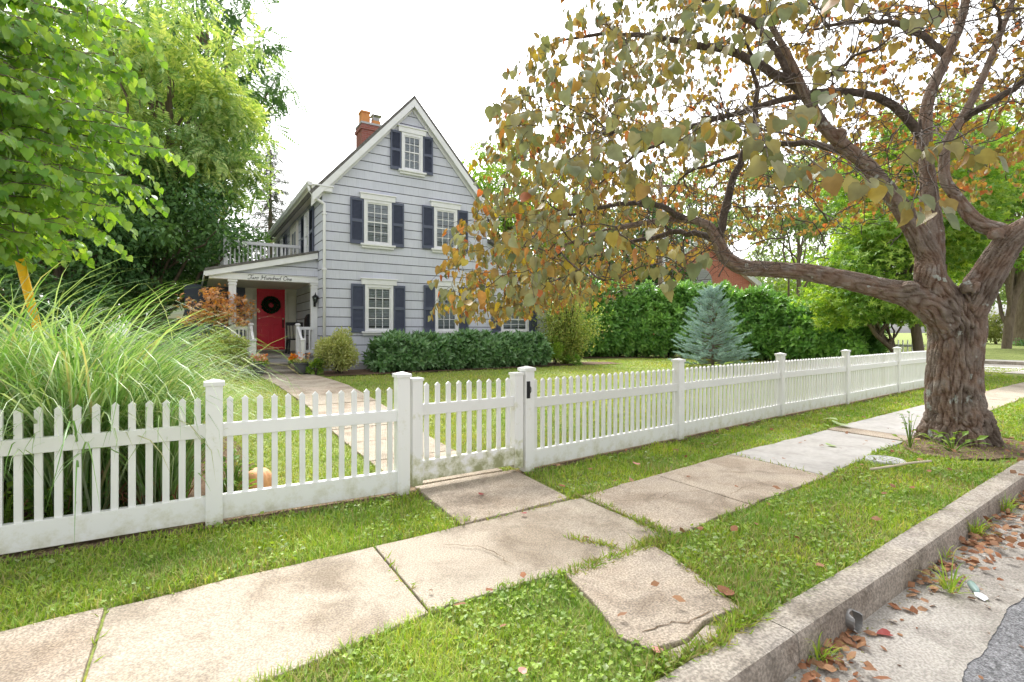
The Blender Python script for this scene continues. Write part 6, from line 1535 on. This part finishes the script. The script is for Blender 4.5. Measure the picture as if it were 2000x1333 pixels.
dp.add(V_, F_); dpo = dp.build('drain_pipe', [M['metal']], loc=(dp_x, dp_y, -.083)); tag(dpo, 'broken metal drain pipe end poking out of the kerb face', 'pipe')
hole = MB(); hole.tube([(0, .02, 0), (0, .03, 0)], .043, 16); ho = hole.build('pipe_bore_shade', [M['dark_in']], dpo)  # dark disc added to paint the shade inside the pipe
dr = random.Random(9)
m = MB(); nn_ = 26
ov = Cloud()
def garden_ornament():
    vs, fs = [], []; na, nz_ = 48, 14
    for j in range(nz_ + 1):
        t = j / nz_; zz = .155 * math.sin(t * PI / 2); rb_ = .135 * math.cos(t * PI / 2) ** .55 if t < 1 else 0
        for k in range(na):
            a = 2 * PI * k / na; r = rb_ * (1 - .05 * (abs(math.sin(a * 4)) ** .25 < .55) - .03 * (1 - abs(math.sin(a * 4)) ** .4)); vs.append((r * math.cos(a), r * math.sin(a), zz + .02))
    for j in range(nz_):
        for k in range(na): fs.append((j * na + k, j * na + (k + 1) % na, (j + 1) * na + (k + 1) % na, (j + 1) * na + k))
    m = MB(); m.add(vs, fs, 0, True); m.lathe([(.125, 0), (.152, 0), (.152, .024), (.125, .03)], seg=32); return m
go_ = garden_ornament().build('garden_ornament', [M['peach']], loc=(.46, 4.80, .0)); tag(go_, 'peach coloured ribbed dome ornament on the lawn behind the pickets', 'ornament')
m = MB(); pp = [(-.03, -.02, 0), (.0, -.028, .006), (.032, -.012, .004), (.028, .022, .008), (.0, .03, .016), (-.024, .018, .010), (.004, .002, .024)]
m.add(pp, [(0, 1, 6), (1, 2, 6), (2, 3, 6), (3, 4, 6), (4, 5, 6), (5, 0, 6)]); po_ = m.build('paper_scrap', [M['paper']], loc=(3.68, 1.02, -.132), recalc=False); po_.scale = (1.1, 1.1, 1); tag(po_, 'crumpled white paper scrap among the dead leaves in the gutter', 'paper')
m = MB(); m.lathe([(0, 0), (.018, .002), (.02, .01), (.02, .085), (.012, .11), (.009, .125), (0, .126)], seg=14); bo = m.build('bottle', [pm('green_glass', (.22, .32, .30), rough=.15, spec=.6)], loc=(3.80, 1.10, -.118)); bo.rotation_euler = (R(90), 0, R(-60)); tag(bo, 'small pale bottle lying in the gutter leaves beside the grass tuft', 'bottle')
m = MB(); m.tube(smooth_path(np.array([(5.35, 2.27, .05), (5.65, 2.2, .055), (5.9, 2.18, .05), (6.15, 2.08, .06)]), 14), .011, 6); tag(m.build('stick', [pm('bare_stick', (.52, .44, .34), rough=.8)]), 'bare pale stick lying on the verge near the meter cover', 'stick')
def single_leaf(x, y, z, s, col, label, rz, T=HEART):
    V, Fs = T; c = Cloud(); c.put(T, np.array([[0, 0, 0.]]), np.array([[math.cos(rz), math.sin(rz), .1]]), np.array([[.1, -.15, 1.]]), np.array([s])); o = c.build('fallen_leaf', col); o.location = (x, y, z); tag(o, label, 'leaf', 'single fallen leaves')
pk_ = leaf('pink_fallen_leaf', [(.62, .25, .22), (.68, .32, .28)], .2); rd_ = leaf('red_fallen_leaf', [(.28, .05, .05), (.33, .07, .06)], .2); gl_ = leaf('green_fallen_leaf', [(.30, .42, .16), (.42, .52, .28)], .25)
single_leaf(1.04, 1.60, .06, .035, pk_, 'pink leaf on the near grass left of the short walk', .4)
single_leaf(2.86, 1.13, -.13, .06, rd_, 'dark red leaf in the gutter right of the drain pipe', 2.4)
single_leaf(1.62, 1.46, .016, .05, pk_, 'pinkish leaf lying by the crack at the end of the short walk', 1.1)
single_leaf(2.24, 1.60, .03, .085, M['litter'], 'brown curled leaf on the corner of the short walk', .2)
single_leaf(2.02, 3.05, .03, .04, rd_, 'tiny red leaf on the sidewalk before the gate apron', 2)
single_leaf(7.55, 3.58, .05, .22, gl_, 'large pale green leaf lying at the far edge of the sidewalk', .3)
single_leaf(7.85, 3.78, .06, .18, gl_, 'pale green leaf in the far verge behind the sidewalk edge', 1.8)
single_leaf(6.2, 3.05, .022, .11, gl_, 'green leaf in the middle of the pale slab', .1)
single_leaf(3.58, 3.5, .07, .075, pk_, 'curled pinkish leaf in the far verge below the long fence', .7)
single_leaf(1.95, 3.6, .03, .045, rd_, 'small orange red leaf on the gate apron', .5)
# sprouts and grass tufts
def sprig(label, x, y, z, n, size, mat, seed, T=OVAL, spread=.10, hmax=.25, name='weed_plant'):
    g = np.random.default_rng(seed); root = empty(name, (x, y, z), label, 'plant'); root.location = (0, 0, 0); a = g.uniform(0, 2 * PI, n); h = g.uniform(.03, hmax, n); r = spread * g.uniform(.1, 1, n)
    P_ = np.stack([x + r * np.cos(a), y + r * np.sin(a), z + h], 1); c = Cloud(); c.put(T, P_, np.stack([np.cos(a), np.sin(a), g.uniform(-.2, .8, n)], 1), np.tile([0, 0, 1.], (n, 1)) + g.normal(size=(n, 3)) * .3, g.uniform(.6, 1.2, n) * size)
    c.build('foliage', M[mat], root); tb = Tubes()
    for p in P_: tb.add(smooth_path(np.array([[x, y, z - .02], [(x + p[0]) / 2, (y + p[1]) / 2, z + (p[2] - z) * .65], p]), 5), np.linspace(.004, .002, 5), 4)
    tb.build('stem', M['L_maple'], root)
sprig('leafy sprouts growing at the foot of the redbud trunk', 7.15, 2.22, 0, 26, .11, 'L_maple', 1, spread=.22, hmax=.22)
sprig('thin shoots with small leaves left of the trunk base', 6.95, 2.55, 0, 22, .06, 'L_maple', 2, spread=.12, hmax=.42)
for k, (x, label, n, h) in enumerate(((2.38, 'grass tuft growing in the gutter near the kerb joint', 45, .13), (3.62, 'grass tuft in the gutter beside the bottle', 45, .20), (4.75, 'grass tuft against the kerb face among dead leaves', 60, .18), (5.6, 'farther grass tuft against the kerb face', 60, .17), (4.1, 'thin grass tuft at the kerb joint', 20, .15))):
    y = float(yat(CURB_IN, x)) - CURB_W - .03 - (.14 if k == 1 else 0)
    V_, F_ = blades('t', x, y, n, h * .6, h * 1.3, .006, .035, .5, np.random.default_rng(200 + k), segs=7); V_[:, 2] -= .142
    tag(link('grass_tuft', np_mesh('grass_tuft', V_, [F_], True), M['G_verge']), label, 'grass tuft', 'grass tufts in the gutter')
for k, (x, y, lb) in enumerate(((-1.0, 4.42, 'leafy green weed behind the leftmost visible pickets'), (-.78, 4.5, 'bushy weed at the foot of the big ornamental grass'), (.25, 4.6, 'small flowering weed behind the fence next to the middle post'))):
    sprig(lb, x, y, 0, 120, .075, 'L_maple', 10 + k, spread=.16, hmax=.34)
c = Cloud(); c.put(ROUND, np.array([[.10, 4.35, .47], [.11, 4.36, .30], [.07, 4.38, .62], [.12, 4.34, .33]]), rdir(4), np.array([[0, -1, .4]] * 4), np.array([.035, .03, .03, .03])); tag(c.build('pink_flower', M['flower_p']), 'pink blossoms peeping between the pickets left of the middle post', 'flower')

# ================================================================== BEHIND THE GARDEN
bh = empty('brick_house', (0, 0, 0), 'orange brick house with white rakes and half round gable vent behind the hedge', 'house')
ca, cr_ = P(1368, 648, 31), P(1238, 648, 31)
ax_u = unit((RT[:2] * .97 + FW[:2] * .25)[None])[0]      # its front runs slightly away from us
def bxy(s, o): q = ca[:2] + ax_u * s + np.array([-ax_u[1], ax_u[0]]) * o; return q
hw, he, ha = 4.9, 3.55, 6.9
m = MB()
def BX(s, o, z): q = bxy(s, o); return (q[0], q[1], z)
m.add([BX(-hw, 0, 0), BX(hw, 0, 0), BX(hw, 0, he), BX(0, 0, ha), BX(-hw, 0, he), BX(-hw, 9, 0), BX(hw, 9, 0), BX(hw, 9, he), BX(0, 9, ha), BX(-hw, 9, he)], [(0, 1, 2, 3, 4), (9, 8, 7, 6, 5), (0, 4, 9, 5), (1, 6, 7, 2)])
m.build('wall', [M['brick_far']], bh)
m = MB()
for s_ in (-1, 1):
    m.add([BX(0, -.3, ha + .02), BX(s_ * (hw + .4), -.3, he - .25), BX(s_ * (hw + .4), 9.3, he - .25), BX(0, 9.3, ha + .02), BX(0, -.3, ha + .2), BX(s_ * (hw + .4), -.3, he - .07), BX(s_ * (hw + .4), 9.3, he - .07), BX(0, 9.3, ha + .2)], [(0, 1, 2, 3), (4, 5, 6, 7), (0, 1, 5, 4), (1, 2, 6, 5), (2, 3, 7, 6)])
brf = m.build('roof', [M['roof']], bh)
m = MB()
for s_ in (-1, 1): m.add([BX(0, -.34, ha - .12), BX(s_ * (hw + .42), -.34, he - .40), BX(s_ * (hw + .42), -.34, he - .05), BX(0, -.34, ha + .24), BX(0, -.02, ha - .12), BX(s_ * (hw + .42), -.02, he - .40), BX(s_ * (hw + .42), -.02, he - .05), BX(0, -.02, ha + .22)], [(0, 1, 2, 3), (4, 7, 6, 5), (0, 4, 5, 1), (3, 2, 6, 7), (1, 5, 6, 2)])
m.build('rake_board', [M['white']], brf)
m = MB(); vc = 4.25
pts = [BX(-.8, -.05, vc)] + [BX(-.8 * math.cos(a), -.05, vc + .9 * math.sin(a)) for a in np.linspace(0, PI, 15)[1:-1]] + [BX(.8, -.05, vc)]
m.add(pts, [tuple(range(len(pts)))])
for k in range(8):
    zz = vc + .04 + k * .105; wv = .8 * math.sqrt(max(0, 1 - ((zz - vc) / .9) ** 2)) - .03
    if wv > .1: m.add([BX(-wv, -.11, zz), BX(wv, -.11, zz), BX(wv, -.06, zz + .08), BX(-wv, -.06, zz + .08)], [(0, 1, 2, 3)])
m.build('gable_vent', [M['louvre']], bh, recalc=False)
pu = P(1290, 648, 27)
up_ = empty('utility_pole', (pu[0], pu[1], 0), 'weathered utility pole with pale conduit standing between the myrtle and brick house', 'utility pole'); up_.location = (0, 0, 0)
m = MB(); m.tube([(pu[0], pu[1], -.2), (pu[0], pu[1], 9.5)], [.15, .11], 12); m.build('pole', [M['wood_pole']], up_)
m = MB(); q = pu[:2] + RT[:2] * .14 - FW[:2] * .10; m.tube([(q[0], q[1], 0), (q[0], q[1], 8.4)], .075, 8); m.build('conduit', [M['white']], up_)
m = MB(); m.bar((pu[0] - RT[0] * 1.1, pu[1] - RT[1] * 1.1, 9.0), (pu[0] + RT[0] * 1.1, pu[1] + RT[1] * 1.1, 9.0), .1, .12); m.build('crossarm', [M['wood_pole']], up_)
def wire(label, A, B, sag):
    t = np.linspace(0, 1, 24)[:, None]; L = np.array(A) * (1 - t) + np.array(B) * t; L[:, 2] -= sag * 4 * (t * (1 - t))[:, 0]; m = MB(); m.tube(L, .014, 5); tag(m.build('overhead_wire', [M['wire']]), label, 'wire')
wire('overhead wire running left from the utility pole past the grey house', (pu[0], pu[1], 4.3), tuple(P(900, 490, 33)), .15)
wire('overhead wire sagging right from the utility pole over the hedge', (pu[0], pu[1], 6.3), tuple(P(1760, 505, 36)), .5)
# guy wire with its yellow guard
g0, g1, g2 = P(72, 640, 5.9), P(38, 505, 5.6), P(-75, -60, 4.6)
an = g0 + (g0 - g1) / (g1[2] - g0[2]) * (g0[2] + .05)
gw = empty('guy_wire', tuple(an), 'steel guy wire sleeved in a yellow plastic guard above the ornamental grass', 'guy wire'); gw.location = (0, 0, 0)
m = MB(); m.tube([an, g1, g2], .008, 6); m.build('cable', [M['wire']], gw)
m = MB(); d_ = (g1 - an); m.tube([an + d_ * .05, an + d_ * .5, g1 - d_ * .004, g1], [.040, .042, .042, .034], 14); m.build('guard', [M['guard']], gw)
# picket fence beyond the hedge
bf = empty('garden_fence', (0, 0, 0), 'low pale picket fence glimpsed beneath the laurel hedge', 'fence')
def simple_fence(root, A, B, h):
    A, B = np.array(A), np.array(B); L = np.linalg.norm(B - A); d = (B - A) / L; n = int(L / .14); m = MB(); nr = np.array([-d[1], d[0]])
    for k in range(n):
        p = A + d * (k + .5) * L / n; z = float(tz(p[0], p[1])); m.bar((p[0], p[1], z + .05), (p[0], p[1], z + h), .06, .02)
    o = m.build('slat_panel', [M['white']], root)
    m = MB()
    for zz in (.25, h - .2): m.bar((A[0] + nr[0] * .03, A[1] + nr[1] * .03, float(tz(*A)) + zz), (B[0] + nr[0] * .03, B[1] + nr[1] * .03, float(tz(*B)) + zz), .03, .07)
    m.build('rail', [M['white']], root)
    for k in range(int(L / 2.4) + 1): p = A + d * min(k * 2.4, L); z = float(tz(p[0], p[1])); m = MB(); m.box(p[0] - .05, p[0] + .05, p[1] - .05, p[1] + .05, z - .05, z + h + .08); m.build('post', [M['white']], root)
simple_fence(bf, (12.5, 19.6), (21.5, 16.2), 1.0); simple_fence(bf, (21.5, 16.2), (21.6, 7.5), 1.0)
# white garage and a grey parked car at the end of the driveway
ga2 = empty('garage', (0, 0, 0), 'white garage behind the shrubs at the end of the driveway', 'garage')
gp_ = P(300, 648, 25); gx0, gy0 = gp_[0] - .25, gp_[1]
m = MB(); m.box(gx0, gx0 + 4.4, gy0, gy0 + 6, 0, 2.7); m.build('wall', [M['white']], ga2)
m = MB()
m.box(gx0 - .25, gx0 + 4.65, gy0 - .3, gy0 + 6.2, 2.702, 2.85)
m.build('roof', [M['roof']], ga2)
m = MB(); m.box(gx0 + .8, gx0 + 3.6, gy0 - .03, gy0 - .002, .02, 2.2)
for k in range(1, 4): m.box(gx0 + .8, gx0 + 3.6, gy0 - .04, gy0 - .031, k * .55 - .01, k * .55 + .01)
m.build('garage_door', [M['cream']], ga2)
def car(label, loc, rz):
    root = empty('parked_car', loc, label, 'car', rz=rz)
    prof = [(-2.2, .35), (-2.25, .75), (-2.1, 1.05), (-1.75, 1.12), (-1.3, 1.68), (-.6, 1.78), (.55, 1.74), (1.25, 1.12), (2.0, 1.0), (2.28, .8), (2.3, .38), (1.8, .3), (-1.8, .3)]
    low = MB(); low.prism([(x, -.88, z) for x, z in [(-2.2, .35), (-2.25, .75), (-2.1, 1.05), (-1.75, 1.12), (1.25, 1.12), (2.0, 1.0), (2.28, .8), (2.3, .38), (1.8, .3), (-1.8, .3)]], (0, 1.76, 0))
    low.add([(-1.75, -.86, 1.115), (1.25, -.86, 1.115), (1.25, .86, 1.115), (-1.75, .86, 1.115), (-1.25, -.70, 1.70), (.5, -.70, 1.74), (.5, .70, 1.74), (-1.25, .70, 1.70)], [(4, 5, 6, 7), (0, 1, 5, 4), (2, 3, 7, 6), (1, 2, 6, 5), (3, 0, 4, 7)])
    low.build('body', [M['carpaint']], root, bevel=.05)
    gls = pm('car_glass', (.10, .13, .15), rough=.08, spec=.8)
    m = MB(); m.add([(1.225, -.74, 1.16), (1.225, .74, 1.16), (.57, .62, 1.69), (.57, -.62, 1.69)], [(0, 1, 2, 3)]); o = m.build('windshield', [gls], root); o.location = (.012, 0, .012)
    for sy in (-1, 1):
        m = MB(); m.add([(-1.55, sy * .862, 1.17), (1.05, sy * .862, 1.17), (.45, sy * .725, 1.66), (-1.2, sy * .725, 1.63)], [(0, 1, 2, 3)]); m.build('side_window', [gls], root).location = (0, sy * .006, 0)
        m = MB(); m.box(2.27, 2.31, sy * .62 - .18, sy * .62 + .18, .70, .86); m.build('headlight', [M['glass']], root)
        for x in (-1.4, 1.42):
            m = MB(); m.lathe([(.19, -.1), (.30, -.11), (.335, -.07), (.335, .07), (.30, .11), (.19, .1)], seg=24); w_ = m.build('wheel', [M['rubber']], root, loc=(x, sy * .82, .335)); w_.rotation_euler = (R(90), 0, 0)
            m = MB(); m.lathe([(0, .06), (.19, .07), (.20, .10), (.20, -.10), (0, -.06)], seg=20); m.build('rim', [M['metal']], w_)
cp_ = P(345, 648, 16.5); car('grey car parked in the driveway behind the fountain grass and orange maple', (cp_[0] - .6, cp_[1] + .8, .02), R(-80))
print('grass blades', n1, n2, n3)
